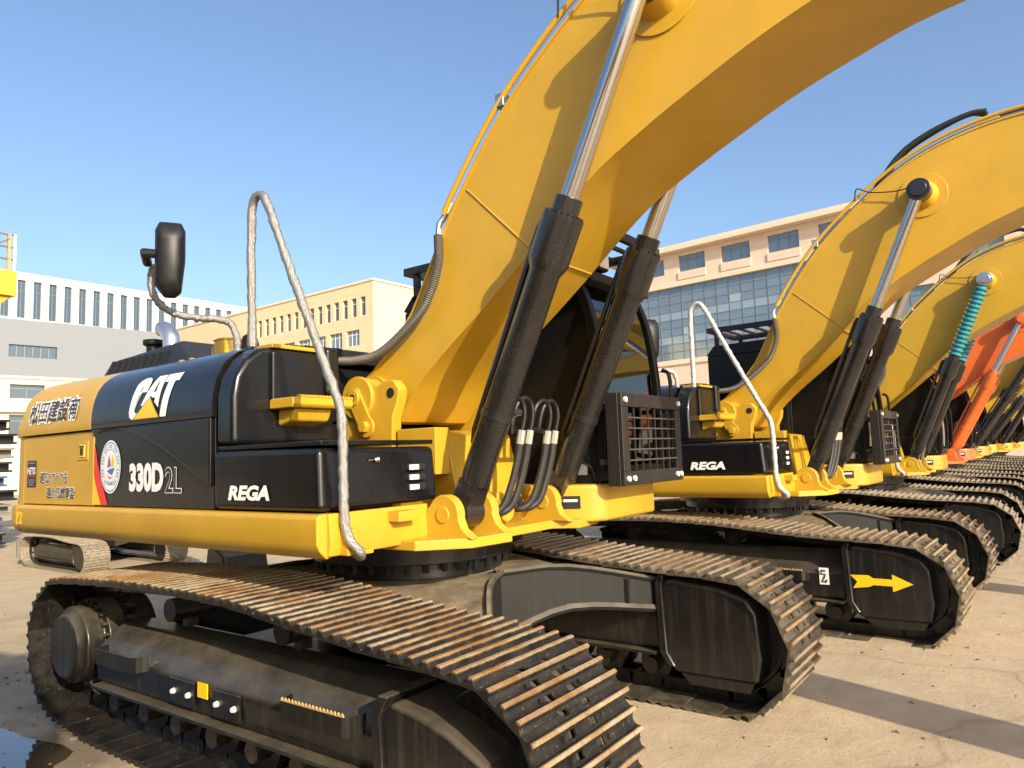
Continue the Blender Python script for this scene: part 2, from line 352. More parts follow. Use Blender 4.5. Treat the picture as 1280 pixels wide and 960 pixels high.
def undercarriage(root, d, shoe='shoe_dark', paintm='dirty_black', arrow=False, slack=False):
    shoe0 = shoe
    for s in (-1, 1):
        yc = 1.295*s
        SH = SHOES_NEAR if (slack and s < 0) else SHOES
        if slack: shoe = 'shoe_dark' if s < 0 else 'shoe_mid'
        dxi = -.17 if (slack and s < 0) else 0.0
        # link chain, with each shoe as a piece of it
        mb = MB()
        for (c, t, nrm, L) in SH:
            M = frame_matrix(c, t, nrm, yc)
            for yy in (-0.095, 0.095):
                q = [M @ Vector(p) for p in ((-L*0.56, yy-0.022, -0.095), (L*0.56, yy-0.022, -0.095), (L*0.56, yy+0.022, -0.095), (-L*0.56, yy+0.022, -0.095),
                                             (-L*0.5, yy-0.022, -0.004), (L*0.5, yy-0.022, -0.004), (L*0.5, yy+0.022, -0.004), (-L*0.5, yy+0.022, -0.004))]
                mb.hexa(q)
            mb.cyl(M @ Vector((L*.5, -.11, -.05)), M @ Vector((L*.5, .11, -.05)), .028, n=8)
        if d >= 2:
            tr = mb.build('track', 'dirty_black', root, smooth=0)
            if shoe not in SHOE_ME: SHOE_ME[shoe] = shoe_mesh(shoe)
            for (c, t, nrm, L) in SH:
                o = bpy.data.objects.new('track_shoe', SHOE_ME[shoe]); COL.objects.link(o); o.parent = tr
                o.matrix_local = frame_matrix(c, t, nrm, yc) @ Matrix.Rotation(random.uniform(-0.006, 0.006), 4, 'Y') @ Matrix.Translation((0, random.uniform(-0.004, 0.004), random.uniform(-0.001, 0.001)))
        else:
            tr = mb.build('track', 'dirty_black', root, smooth=0)
            ms = MB(); P = PITCH
            for (c, t, nrm, L) in SH:
                M = frame_matrix(c, t, nrm, yc)
                prof = [(-P/2, 0), (-P/2, 0.012), (-P/3-.014, .012), (-P/3-.008, .045), (-P/3+.008, .045), (-P/3+.014, .012), (-.014, .012), (-.008, .045), (.008, .045), (.014, .012),
                        (P/3-.014, .012), (P/3-.008, .045), (P/3+.008, .045), (P/3+.014, .012), (P/2-.006, .012), (P/2-.006, 0)]
                tmp = MB().prism(prof, -SW, SW); ms.add([M @ Vector(v) for v in tmp.v], tmp.f)
            ms.build('track_shoes', 'belt_dusty', tr, smooth=0, kind='stuff')
        # roller frame
        fr = MB()
        sec = [(-.27, .36), (-.29, .60), (-.255, .655), (-.10, .80), (.10, .80), (.255, .655), (.29, .60), (.27, .36)]
        low = slack and s < 0
        if low: sec = [(-.27, .36), (-.29, .545), (-.255, .60), (-.10, .725), (.10, .725), (.255, .60), (.29, .545), (.27, .36)]
        fr.prism([(yc+a, b) for a, b in sec], FRAME_X[0], FRAME_X[1]-(.30 if low else 0.12), 'x')
        frame = fr.build('track_frame', paintm, root, bevel=0.025, seg=3)
        fl = MB().box(FRAME_X[0]+.05, FRAME_X[1]-.14, yc-.335, yc+.335, .335, .358)
        fl.build('frame_flange', paintm, frame, bevel=0.004)
        # idler guard (yoke) at the front
        gp = [(1.62, .23), (1.55, .33), (1.53, .83), (1.58, .885), (1.98, .845), (2.17, .79), (2.235, .70), (2.255, .40), (2.22, .23)]
        if low: gp = [(1.42, .23), (1.35, .33), (1.32, .64), (1.39, .725), (1.56, .70), (1.74, .65), (1.94, .56), (2.02, .42), (2.0, .23)]
        MB().prism(gp, yc-.325, yc+.325).build('idler_guard', paintm, frame, bevel=0.03, seg=3)
        MB().prism([(1.64+dxi, .235), (2.19+dxi, .235), (2.15+dxi, .15), (1.72+dxi, .15)], yc-.30, yc+.30).build('guard_lip', paintm, frame, bevel=0.01)
        rb = [(1.585, .27), (1.515, .36), (1.495, .86), (1.535, .925), (1.575, .91), (1.555, .84), (1.575, .37), (1.635, .27)]
        if low: rb = [(1.37, .27), (1.30, .36), (1.28, .66), (1.33, .755), (1.40, .755), (1.345, .655), (1.36, .37), (1.42, .27)]
        MB().prism(rb, yc-.345, yc+.345).build('guard_rib', paintm, frame, bevel=0.012)
        if d >= 1:
            MB().cyl((2.0+dxi, yc-.10, .465), (2.0+dxi, yc+.10, .465), .345, n=40).cyl((2.0+dxi, yc-.16, .465), (2.0+dxi, yc+.16, .465), .11).build('idler', paintm, root, bevel=0.015)
            sp = MB(); n = 21; pts = []
            for i in range(n):
                for a, r in ((0, .345), (.25, .40), (.55, .40), (.8, .345)):
                    an = 2*math.pi*(i+a)/n; pts.append((-1.97+r*math.cos(an), .555+r*math.sin(an)))
            sp.prism(pts, yc-.03, yc+.03); sp.build('sprocket', paintm, root, smooth=0)
            hb = MB(); o_ = s
            hb.tube([(-1.97, yc-.34*1, .555) if s < 0 else (-1.97, yc+.34, .555), (-1.97, yc+s*.30, .555), (-1.97, yc+s*.28, .555), (-1.97, yc+s*.16, .555), (-1.97, yc+s*.15, .555), (-1.97, yc-s*.2, .555)],
                    [.22, .245, .275, .275, .32, .32], 40)
            hub = hb.build('final_drive', paintm, root, bevel=0.01)
            if d >= 2:
                for k in range(24):
                    an = 2*math.pi*k/24; x, z = -1.97+.298*math.cos(an), .555+.298*math.sin(an)
                    MB().cyl((x, yc+s*.145, z), (x, yc+s*.185, z), .018, n=6).build('hub_bolt', paintm, hub, smooth=0)
            for k in range(8):
                x = -1.42+k*.40
                MB().tube([(x, yc-.23, .225), (x, yc-.13, .225), (x, yc-.125, .225), (x, yc-.06, .225), (x, yc-.055, .225), (x, yc+.055, .225), (x, yc+.06, .225), (x, yc+.125, .225), (x, yc+.13, .225), (x, yc+.23, .225)],
                          [.06, .06, .125, .125, .095, .095, .125, .125, .06, .06], 20).build('track_roller', paintm, root, smooth=30)
            for x in (-.85, .35):
                MB().cyl((x, yc-.15, .885), (x, yc+.15, .885), .075).box(x-.03, x+.03, yc-.04, yc+.04, .76, .83).build('carrier_roller', paintm, root)
        if d >= 2:
            for x0, rusty in ((-1.40, False), (0.62, True)):
                yo = yc+s*.285
                st = MB(); w = .56
                path = [(x0, yo, .585), (x0+.02, yo+s*.075, .585), (x0+.05, yo+s*.10, .585), (x0+w-.05, yo+s*.10, .585), (x0+w-.02, yo+s*.075, .585), (x0+w, yo, .585)]
                vs = []; 
                for (x, y, z) in path: vs += [(x, y, z-.052), (x, y-s*.008, z-.052), (x, y-s*.008, z+.045), (x, y, z+.045)]
                n = len(path); fs = [(0, 1, 2, 3), (4*n-1, 4*n-2, 4*n-3, 4*n-4)]
                for i in range(n-1):
                    for k in range(4): fs.append((4*i+k, 4*i+(k+1) % 4, 4*i+4+(k+1) % 4, 4*i+4+k))
                st.add(vs, fs)
                stp = st.build('side_step', paintm, frame, smooth=0)
                if rusty:
                    tm = MB()
                    for k in range(18):
                        x = x0+.035+k*.027
                        tm.prism([(x, .63), (x+.013, .647), (x+.026, .63)], yo+s*.092-.004, yo+s*.092+.004)
                    tm.build('step_teeth', 'rust_tan', stp, smooth=0)
            yo = yc+s*.2955
            MB().box(-.25, -.15, yo-.004, yo+.004, .475, .56).build('yellow_sticker', 'yellow_decal', frame)
            for xa in (-.56, -.09):
                pl = MB().box(xa, xa+.27, yo-.005, yo+.005, .40, .545).build('cover_plate', paintm, frame, bevel=0.004)
                for xb in (xa+.05, xa+.22): MB().cyl((xb, yo+s*.004, .47), (xb, yo+s*.024, .47), .018, .014, 10).build('bolt', 'cream_decal', pl)
            if arrow and s < 0:
                ya = yc-.327
                fm = lambda u, v: (u, ya, v)
                ar = [(u, .57+(v-.57)*1.55) for u, v in [(1.56, .60), (1.62, .562), (1.58, .522), (1.72, .535), (1.76, .548), (1.92, .548), (1.92, .516), (2.09, .568), (1.92, .618), (1.92, .588), (1.76, .588), (1.72, .604)]]
                decal('arrow_sticker', ar, [tuple(range(len(ar)))], 'yellow_decal', frame, fm)
                yb = yc-.2945
                st = decal('hook_sticker', [(1.27, .50), (1.36, .50), (1.36, .66), (1.27, .66)], [(0, 1, 2, 3)], 'white_decal', frame, lambda u, v: (u, yb, v))
                mbk = MB()
                mbk.tube([(1.33, yb-.002, .63), (1.295, yb-.002, .635), (1.29, yb-.002, .60), (1.33, yb-.002, .60), (1.315, yb-.002, .56), (1.295, yb-.002, .53), (1.335, yb-.002, .525), (1.34, yb-.002, .55)], .007, 6)
                mbk.build('hook_mark', 'black_decal', st)
    # centre car body: hub and four tapering legs
    cb = MB().cyl((0, 0, .50), (0, 0, 1.02), .72, .68, 40)
    body = cb.build('car_body', 'car_body_paint', root, bevel=0.01)
    for sx in (-1, 1):
        for sy in (-1, 1):
            A = [(sx*.02, sy*.70), (sx*.80, -sy*.02)]; B = [(sx*.62, sy*1.04), (sx*1.52, sy*1.04)]; Mx = [(sx*.35, sy*.84), (sx*1.06, sy*.46)]
            def ring(p, z0, z1): return [(p[0][0], p[0][1], z0), (p[1][0], p[1][1], z0), (p[1][0], p[1][1], z1), (p[0][0], p[0][1], z1)]
            r = ring(A, .60, 1.025) + ring(Mx, .73, 1.015) + ring(B, .66, .86)
            fs = [(3, 2, 1, 0), (8, 9, 10, 11)]
            for i in range(2):
                for k in range(4): fs.append((4*i+k, 4*i+(k+1) % 4, 4*i+4+(k+1) % 4, 4*i+4+k))
            leg = MB().add(r, fs).build('car_body_leg', 'car_body_paint', body, bevel=0.012, smooth=50)
            if d >= 2:  # flanges along the front and rear edge of the leg
                f1 = MB(); 
                for zt, dz in ((None, 0),):
                    P3 = [(A[1][0], A[1][1], 1.027), (Mx[1][0], Mx[1][1], 1.018), (B[1][0], B[1][1], .865)]
                    f1.tube(catmull([(x+sx*.012, y, z) for x, y, z in P3], 4), .022, 6)
                    P4 = [(A[1][0], A[1][1], .60), (Mx[1][0], Mx[1][1], .73), (B[1][0], B[1][1], .66)]
                    f1.tube(catmull([(x+sx*.012, y, z) for x, y, z in P4], 4), .03, 6)
                    f1.box(*sorted((sx*1.33, sx*1.36)), *sorted((sy*.80, sy*.83)), .70, .90)
                f1.build('leg_flange', 'car_body_paint', leg)
    sw = MB().cyl((0, 0, 1.02), (0, 0, 1.12), .66, n=64).cyl((0, 0, 1.13), (0, 0, 1.21), .74, n=64)
    ring = sw.build('swing_bearing', 'dirty_black', root, bevel=0.006)
    if d >= 1:
        for k in range(36):
            a = 2*math.pi*k/36
            if -math.pi*.75 < math.atan2(math.sin(a), math.cos(a)) < math.pi*.35 and d >= 2:
                MB().cyl((.71*math.cos(a), .71*math.sin(a), 1.075), (.71*math.cos(a), .71*math.sin(a), 1.13), .02, n=6).build('bearing_bolt', 'dirty_black', ring, smooth=0)
    MB().cyl((0, 0, 1.21), (0, 0, 1.30), .82, n=48).build('turntable_plate', 'dirty_black', root)
simple('rust_tan', (0.42, 0.26, 0.10), 0.7, var=0.4, scale=30)

HOOD = [(-1.530, 2.13), (-1.534, 2.17), (-1.528, 2.26), (-1.510, 2.35), (-1.472, 2.44), (-1.40, 2.52), (-1.29, 2.578), (-1.13, 2.615), (-0.90, 2.64), (-0.5, 2.655)]
_hp = [Vector((0, a, b)) for a, b in HOOD]
_hp = catmull(_hp, 4); _hl = [0]
for _a, _b in zip(_hp, _hp[1:]): _hl.append(_hl[-1]+(_b-_a).length)
def hood_map(off=0.004):
    def f(u, v):     # v = arc length above the crease, measured from z = 2.15
        v = max(0, v-2.13); j = 0
        while j < len(_hl)-2 and _hl[j+1] < v: j += 1
        t = (v-_hl[j])/(_hl[j+1]-_hl[j]); p = _hp[j].lerp(_hp[j+1], t); d = (_hp[j+1]-_hp[j]).normalized()
        return (u, p.y-d.z*off, p.z+d.y*off)
    return f
def flat_y(y): return lambda u, v: (u, y, v)
def plan_curve():   # rear outline of the house, right side then round to the left side
    pts = [(-3.1, -1.50), (-3.24, -1.485), (-3.38, -1.42), (-3.49, -1.28), (-3.56, -1.05), (-3.62, -.7), (-3.65, 0)]
    c = [(p.x, p.y) for p in catmull([(a, b, 0) for a, b in pts], 3)]
    return c + [(a, -b) for a, b in c[-2::-1]]
FOIL_N = [0]
def wrapped_rail(name, path, r, mat, root, k=7):
    pts = resample(catmull(path, 8), int(len(path)*k)+10)
    rs = [r*(1+random.uniform(-.10, .13)) for _ in pts]
    pts = [p+Vector((random.uniform(-1, 1), random.uniform(-1, 1), random.uniform(-1, 1)))*r*.10 for p in pts]
    return MB().tube(pts, rs, 12).build(name, mat, root, smooth=60)
def corrugated(path, r, n=14, step=0.014):
    c = catmull(path, 10); L = sum((b-a).length for a, b in zip(c, c[1:])); m = max(8, int(L/step)*2); p = resample(c, m)
    return MB().tube(p, [r if i % 2 else r*.84 for i in range(m)], n)

def house(root, d, main='yellow', wrap='foil_wrap', decals='full'):
    pc = plan_curve(); n = len(pc)
    # platform skirt ring and deck
    deck = MB().box(-3.1, .80, -1.44, 1.44, 1.36, 1.50).build('deck', main, root)
    sk = MB().prism([(-1.545, 1.36), (-1.565, 1.40), (-1.565, 1.535), (-1.545, 1.555), (-1.43, 1.555), (-1.43, 1.335), (-1.50, 1.315)], -3.08, .82, 'x')
    skirt = sk.build('side_skirt', main, root, bevel=0.012)
    MB().prism([(1.545, 1.36), (1.565, 1.40), (1.565, 1.535), (1.545, 1.555), (1.43, 1.555), (1.43, 1.335), (1.50, 1.315)], -3.08, .2, 'x').build('side_skirt', main, root, bevel=0.012)
    # counterweight: lower bulge, main shell, upper rounded shell
    def shell(offs):   # offs: list of (outset, z)
        vs = []; fs = []
        for (o, z) in offs:
            for i, (x, y) in enumerate(pc):
                cx, cy = -2.0, 0; dx, dy = x-cx, y*0.9; l = math.hypot(dx, dy)
                vs.append((x+o*dx/l, y+o*dy/l, z))
        m = len(offs)
        for j in range(m-1):
            for i in range(n-1): fs.append((j*n+i, j*n+i+1, (j+1)*n+i+1, (j+1)*n+i))
        for j in range(m-1): fs.append((j*n, (j+1)*n, (j+1)*n+n-1, j*n+n-1))
        fs += [tuple(range(n)), tuple(range((m-1)*n, m*n))]
        return MB().add(vs, fs)
    cw = shell([(-.03, 1.31), (.03, 1.34), (.06, 1.40), (.06, 1.52), (.05, 1.55), (.01, 1.556), (.01, 2.12), (.03, 2.125), (.035, 2.16), (.02, 2.24), (-.02, 2.33), (-.09, 2.42), (-.19, 2.50), (-.33, 2.56), (-.5, 2.60)]).build('counterweight', main, root, smooth=40)
    # engine bay core
    MB().box(-3.08, -.30, -1.42, 1.42, 1.50, 2.12).box(-3.08, -.30, -1.25, 1.25, 2.1, 2.52).build('engine_bay', 'satin_black', root)
    # upper hood panels follow the rounded section
    hs = [(p.y, p.z) for p in _hp]
    inner = [(-.5, 2.56), (-1.2, 2.50), (-1.40, 2.13)]
    def hoodpiece(x0, x1, mat, name):
        return MB().prism(hs+inner, x0, x1, 'x').build(name, mat, root, smooth=40)
    def hoodpiece_l(x0, x1, mat, name):
        return MB().prism([(-a, b) for a, b in hs+inner], x0, x1, 'x').build(name, mat, root, smooth=40)
    upb = 'gloss_black'
    h1 = hoodpiece(-3.115, -1.838, main, 'rear_hood_panel')
    h2 = hoodpiece(-1.832, -.215, upb, 'hood_panel')
    hoodpiece_l(-3.115, -.9, main, 'rear_hood_panel')
    MB().box(-3.1, -.22, -.52, .52, 2.55, 2.652).build('hood_top', 'hood_black', root, bevel=0.01)
    # lower doors
    d1 = MB().prism([(-3.105, 1.562), (-1.838, 1.562), (-1.838, 2.118), (-3.105, 2.118)], -1.508, -1.42).build('engine_door', main, root, bevel=0.006)
    d2 = MB().prism([(-1.830, 1.562), (-.225, 1.562), (-.225, 2.128), (-1.830, 2.128)], -1.505, -1.42).build('service_door', upb, root, bevel=0.006)
    # proud upper sweep on the black door
    sweep = [(-1.82, 2.10), (-1.5, 2.108), (-1.25, 2.085), (-1.0, 2.02), (-.75, 1.93), (-.5, 1.82), (-.235, 1.70)]
    sw = [(p.x, p.z) for p in catmull([(a, 0, b) for a, b in sweep], 4)]
    MB().prism(sw+[(-.235, 2.126), (-1.82, 2.126)], -1.535, -1.50).build('sweep_panel', upb, d2, bevel=0.012, seg=3)
    MB().prism([(1.508, 1.562), (1.508, 2.118), (1.42, 2.118), (1.42, 1.562)], -2.9, -.9, 'x').build('engine_door', main, root)
    # door latch
    lt = MB().box(-2.10, -1.92, -1.514, -1.50, 1.90, 2.045).build('latch_plate', main, d1, bevel=0.006)
    MB().box(-2.055, -1.965, -1.520, -1.512, 1.925, 2.02).build('latch_handle', 'yellow_bright' if d >= 2 else main, lt, bevel=0.006)
    MB().box(-2.035, -1.985, -1.5225, -1.519, 1.94, 1.995).box(-2.045, -1.97, -1.5225, -1.519, 2.000, 2.012).build('latch_slot', 'dirty_black', lt)
    # engine cover with louvres
    lv = MB().hexa([(-2.95, -1.0, 2.60), (-1.35, -1.0, 2.60), (-1.35, .6, 2.60), (-2.95, .6, 2.60), (-2.85, -.93, 2.80), (-1.75, -.90, 2.86), (-1.75, .5, 2.86), (-2.85, .5, 2.80)])
    cover = lv.build('engine_cover', 'hood_black', root, bevel=0.04, seg=3)
    if d >= 1:
        for k in range(9):
            x = -2.80+k*.115
            MB().hexa([(x, -.999, 2.635), (x+.035, -.999, 2.635), (x+.035, -.96, 2.635), (x, -.96, 2.635), (x+.02, -.955, 2.785), (x+.055, -.955, 2.785), (x+.055, -.91, 2.785), (x+.02, -.91, 2.785)]).build('louvre_fin', 'satin_black', cover)
        # exhaust and pre-cleaner
        MB().tube(catmull([(-2.2, -.72, 2.66), (-2.2, -.72, 2.90), (-2.22, -.72, 2.97), (-2.29, -.72, 3.035), (-2.36, -.72, 3.06)], 5), .072, 20, caps=False).build('exhaust_pipe', 'exhaust_metal', root)
        MB().tube([(-2.62, -.66, 2.7), (-2.62, -.66, 2.93), (-2.62, -.66, 2.95), (-2.62, -.66, 2.99), (-2.62, -.66, 3.0)], [.065, .065, .095, .095, .05], 20).build('air_precleaner', 'satin_black', root, smooth=30)
        can = MB().tube([(-1.08, -.86, 2.58), (-1.08, -.86, 2.77), (-1.08, -.86, 2.775), (-1.08, -.86, 2.79)], [.115, .115, .125, .10], 28).build('filter_canister', main, root, smooth=30)
        MB().box(-1.22, -1.16, -.93, -.86, 2.62, 2.74).build('canister_bracket', main, can)
        MB().tube([(-.92, -.80, 2.6), (-.92, -.80, 2.74), (-.92, -.80, 2.80), (-.92, -.80, 2.82)], [.07, .07, .05, .02], 16).build('filler_cap', 'satin_black', root)
        for x in (-1.3, -1.16):
            MB().box(x, x+.03, -1.15, -1.12, 2.60, 2.628).build('hood_hinge', main, root)
    # fuel tank with its front face and recess
    tk = MB().prism([(-1.515, 1.95), (-1.515, 2.25), (-1.49, 2.37), (-1.42, 2.48), (-1.33, 2.555), (-1.20, 2.58), (-.74, 2.58), (-.74, 1.95)], -.205, -.02, 'x')
    tank = tk.build('fuel_tank', upb, root, bevel=0.035, seg=4)
    MB().box(-.20, -.0, -1.25, -.76, 2.565, 2.592).build('tank_top', main, tank, bevel=0.006)
    MB().box(-.03, .012, -1.26, -.84, 2.20, 2.545).build('tank_door', 'gloss_black', tank, bevel=0.02, seg=3)
    MB().box(-.02, .05, -.86, -.74, 2.28, 2.60).build('tank_side_post', 'gloss_black', tank, bevel=0.03, seg=3)
    # serrated yellow step on the tank front
    stp = MB().prism([(-.02, 2.17), (.20, 2.17), (.22, 2.19), (.22, 2.235), (-.02, 2.235)], -1.26, -.78).build('tank_step', main, tank, bevel=0.008)
    if d >= 1:
        tt = MB()
        for k in range(17):
            y = -1.22+k*.026; tt.prism([(y, 2.235), (y+.013, 2.252), (y+.026, 2.235)], .195, .222, 'x')
        tt.build('step_teeth', main, stp, smooth=0)
    MB().prism([(-.02, 2.17), (.16, 2.17), (.12, 2.09), (-.02, 2.06)], -1.20, -.90).build('step_bracket', main, tank, bevel=0.02, seg=3)
    # tool box
    tb = MB().hexa([(-.20, -1.53, 1.565), (.80, -1.53, 1.565), (.80, -.60, 1.565), (-.20, -.60, 1.565), (-.20, -1.535, 1.915), (.77, -1.515, 1.905), (.77, -.60, 1.905), (-.20, -.60, 1.915)])
    box = tb.build('tool_box', upb, root, bevel=0.035, seg=4)
    MB().box(-.205, .78, -1.50, -.62, 1.918, 1.945).build('tool_box_lid', upb, box, bevel=0.006)
    for z in (1.64, 1.70, 1.76):
        sl_ = MB().box(.775, .812, -.87, -.72, z-.004, z+.042).build('vent_slot', 'black_decal', box, bevel=0.012, seg=3)
        MB().box(.777, .8135, -.866, -.78, z+.001, z+.036).build('vent_lining', 'grey_steel' if False else 'cream_decal', sl_, bevel=0.008)
    MB().cyl((.785, -1.12, 1.83), (.80, -1.10, 1.835), .016).cyl((.79, -1.14, 1.832), (.79, -1.175, 1.828), .005).build('box_latch', 'steel', box)
    # front cross beam in front of the tool box
    fb = MB().prism([(.80, 1.33), (.835, 1.33), (.85, 1.40), (.835, 1.555), (.80, 1.555)], -1.50, -.74).build('front_beam', main, root, bevel=0.008)
    MB().box(.835, .90, -1.43, -1.36, 1.33, 1.47).box(.835, .96, -1.40, -1.30, 1.335, 1.36).build('rail_bracket', main, fb, bevel=0.006)
    MB().box(.835, .93, -1.08, -.92, 1.475, 1.535).build('front_foothold', main, fb, bevel=0.005)
    # base plate and cylinder feet
    base = MB().prism([(.55, -.98), (.95, -.98), (1.18, -.74), (1.22, -.40), (1.05, -.30), (1.05, .30), (1.22, .40), (1.18, .74), (.95, .80), (.55, .80)], 1.30, 1.36, 'z').build('front_base_plate', main, root, bevel=0.008)
    for yb in (-.73, -.40, .335, .615):
        MB().prism([(.70, 1.355), (1.20, 1.355), (1.12, 1.41)] + [(.98+.118*math.cos(math.radians(a)), 1.49+.118*math.sin(math.radians(a))) for a in range(-10, 151, 16)] + [(.80, 1.46)], yb-.035, yb+.035).build('cylinder_bracket', main, base, bevel=0.008)
    for ya, yb in ((-.775, -.36), (.29, .66)): MB().cyl((.98, ya, 1.49), (.98, yb, 1.49), .05).build('cylinder_pin', main, root, bevel=0.006)
    # main frame box between the feet, rising to the boom foot
    MB().prism([(-.25, 1.40), (.78, 1.40), (.74, 1.62), (.66, 1.98), (.30, 2.03), (-.25, 1.95)], -.36, .36).build('boom_pedestal', main, root, bevel=0.01)
    MB().box(.34, .69, -.50, -.36, 1.72, 2.03).build('pedestal_gusset', main, root, bevel=0.006)
    MB().tube([(.75, -.05, 1.46), (.86, -.05, 1.46), (.88, -.05, 1.46), (.93, -.05, 1.46)], [.12, .12, .08, .08], 24).build('swivel_port', main, root, bevel=0.01)
    for yb in (-.475, .475):
        br = MB().prism([(-.20, 1.5), (-.19, 2.30), (-.13, 2.385), (-.02, 2.42), (.09, 2.40), (.17, 2.345), (.24, 2.375), (.33, 2.375), (.385, 2.31), (.37, 2.22), (.32, 2.12), (.30, 1.5)], yb-.045, yb+.045).build('boom_foot_bracket', main, root, bevel=0.012)
        s = -1 if yb < 0 else 1
        if d >= 1:
            MB().cyl((-.01, yb+s*.04, 2.27), (-.01, yb+s*.075, 2.27), .155, n=36).build('pin_boss', main, br, bevel=0.008)
            MB().tube([(-.02, yb+s*.07, 2.27), (-.02, yb+s*.105, 2.27)], .058, 24).build('boom_pin', main, br, bevel=0.006)
            lk = []
            for k in range(13):
                a = math.radians(60+k*15); lk.append((-.02+.075*math.cos(a), 2.27+.075*math.sin(a)))
            for k in range(13):
                a = math.radians(240+k*15); lk.append((.10+.075*math.cos(a), 2.06+.075*math.sin(a)))
            MB().prism(lk, yb+s*.072, yb+s*.092).build('pin_keeper', main, br, bevel=0.005)
            MB().cyl((.10, yb+s*.09, 2.06), (.10, yb+s*.13, 2.06), .042, n=6).build('keeper_bolt', main, br, bevel=0.004)
            MB().cyl((-.02, yb+s*.10, 2.27), (-.02, yb+s*.108, 2.27), .026, n=16).build('pin_hole', 'black_decal', br)
            MB().cyl((.305, yb+s*.043, 2.285), (.305, yb+s*.049, 2.285), .035, n=20).build('pin_hole', 'black_decal', br)
    # handrail, mirror arm and mirror
    if wrap:
        wrapped_rail('handrail', [(.01, -1.40, 2.55), (.015, -1.41, 2.9), (.02, -1.415, 3.30), (.04, -1.42, 3.44), (.11, -1.42, 3.49), (.19, -1.42, 3.42), (.40, -1.42, 2.99), (.68, -1.42, 2.44), (.80, -1.42, 2.21), (.85, -1.42, 2.08), (.86, -1.42, 1.8), (.865, -1.42, 1.55), (.90, -1.42, 1.42), (.955, -1.40, 1.36), (.93, -1.36, 1.325), (.85, -1.33, 1.325)], .0265, wrap, root)
        arm = wrapped_rail('mirror_arm', [(-.21, -1.36, 2.56), (-.21, -1.37, 2.65), (-.23, -1.40, 2.73), (-.26, -1.47, 2.755), (-.36, -1.56, 2.765), (-.46, -1.66, 2.80), (-.52, -1.73, 2.88), (-.53, -1.76, 2.99), (-.50, -1.76, 3.10)], .023, wrap, root)
        mr = MB()
        prof = [(-.03, -.235), (.03, -.235), (.065, -.20), (.085, 0.0), (.085, .18), (.06, .235), (-.06, .235), (-.085, .18), (-.085, -.16)]
        C = Vector((-.33, -1.745, 3.09)); ax = Vector((.50, .866, 0)).normalized(); dp = Vector((-.866, .50, 0))
        vs = []
        for (t, sc) in ((0, 1.0), (.035, 1.0), (.075, .86), (.095, .55)):
            for (u, v) in prof: vs.append(C+ax*(u*sc)+Vector((0, 0, v*sc))-dp*t)
        m = len(prof); fs = [tuple(range(m)), tuple(range(3*m, 4*m))]
        for j in range(3):
            for i in range(m): fs.append((j*m+i, j*m+(i+1) % m, (j+1)*m+(i+1) % m, (j+1)*m+i))
        mir = MB().add(vs, fs).build('mirror', 'satin_black', root, bevel=0.01, smooth=50)
        gv = [C+ax*(u*.86)+Vector((0, 0, v*.9))+dp*.003 for (u, v) in prof]
        MB().add(gv, [tuple(range(m))]).build('mirror_glass', 'mirror_glass', mir)
        MB().tube([C-ax*.05-dp*.03+Vector((0, 0, .03)), C-ax*.14-dp*.02+Vector((0, 0, .035)), Vector((-.50, -1.80, 3.10))], [.028, .03, .028], 12).build('mirror_joint', 'satin_black', mir)
    # lettering and stickers
    if decals == 'full':
        hm = hood_map(.004); hm2 = hood_map(.006)
        K = '松田建設有'
        text_decal(K, 'white_decal', h1, hm, -2.52, 2.315, .90, .185, bold=.085, name='company_lettering_outline', like=.012, bend=True)
        text_decal(K, 'black_decal', h1, hm2, -2.52, 2.315, .90, .185, bold=.012, name='company_lettering', bend=True)
        for u0, sg in ((-2.262, 1), (-2.068, -1)):
            arc = [(u0+sg*(.016-.022*math.cos(a*math.pi/2.4)), 2.315+.10*math.sin(a*math.pi/2.4)) for a in (-1, -.6, -.2, .2, .6, 1)]
            arc2 = [(u+sg*.010, v*1.0) for u, v in arc[::-1]]
            decal('company_lettering_bracket', arc+arc2, [(i, i+1, 10-i, 11-i) for i in range(5)], 'black_decal', h1, hm2, True)
        fy = flat_y(-1.5125); fy2 = flat_y(-1.5140)
        for t, u, v, w in (('超低ロアナフ法', -2.51, 1.775, .50), ('適合低燃費型', -2.38, 1.655, .50)):
            text_decal(t, 'cream_decal', d1, fy, u, v, w, .088, bold=.07, name='small_lettering_outline', like=.005)
            text_decal(t, 'black_decal', d1, fy2, u, v, w, .088, bold=.005, name='small_lettering')
        pl = decal('plate', [(-3.03, 1.70), (-2.85, 1.70), (-2.85, 1.92), (-3.03, 1.92)], [(0, 1, 2, 3)], 'black_decal', d1, flat_y(-1.512))
        text_decal('NETIS', 'white_decal', pl, flat_y(-1.514), -2.94, 1.835, .16, .06, bold=.03)
        decal('plate_line', [(-3.02, 1.79), (-2.86, 1.79), (-2.86, 1.797), (-3.02, 1.797)], [(0, 1, 2, 3)], 'red_decal', pl, flat_y(-1.514))
        for zz, w in ((1.895, .13), (1.755, .12), (1.735, .12), (1.715, .10)):
            decal('plate_print', [(-2.94-w/2, zz), (-2.94+w/2, zz), (-2.94+w/2, zz+.009), (-2.94-w/2, zz+.009)], [(0, 1, 2, 3)], 'grey_decal', pl, flat_y(-1.514))
        ws = decal('warning_sticker', [(-3.060, 1.40), (-2.950, 1.40), (-2.950, 1.50), (-3.060, 1.50)], [(0, 1, 2, 3)], 'yellow_decal', skirt, flat_y(-1.5675))
        decal('warning_mark', [(-3.045, 1.415), (-3.000, 1.48), (-2.995, 1.468), (-3.020, 1.422), (-2.970, 1.43), (-2.965, 1.46), (-2.958, 1.415)], [(0, 1, 2, 3), (4, 5, 6)], 'black_decal', ws, flat_y(-1.569))
        # red and yellow sweep at the foot of the black door
        fr_ = flat_y(-1.5085)
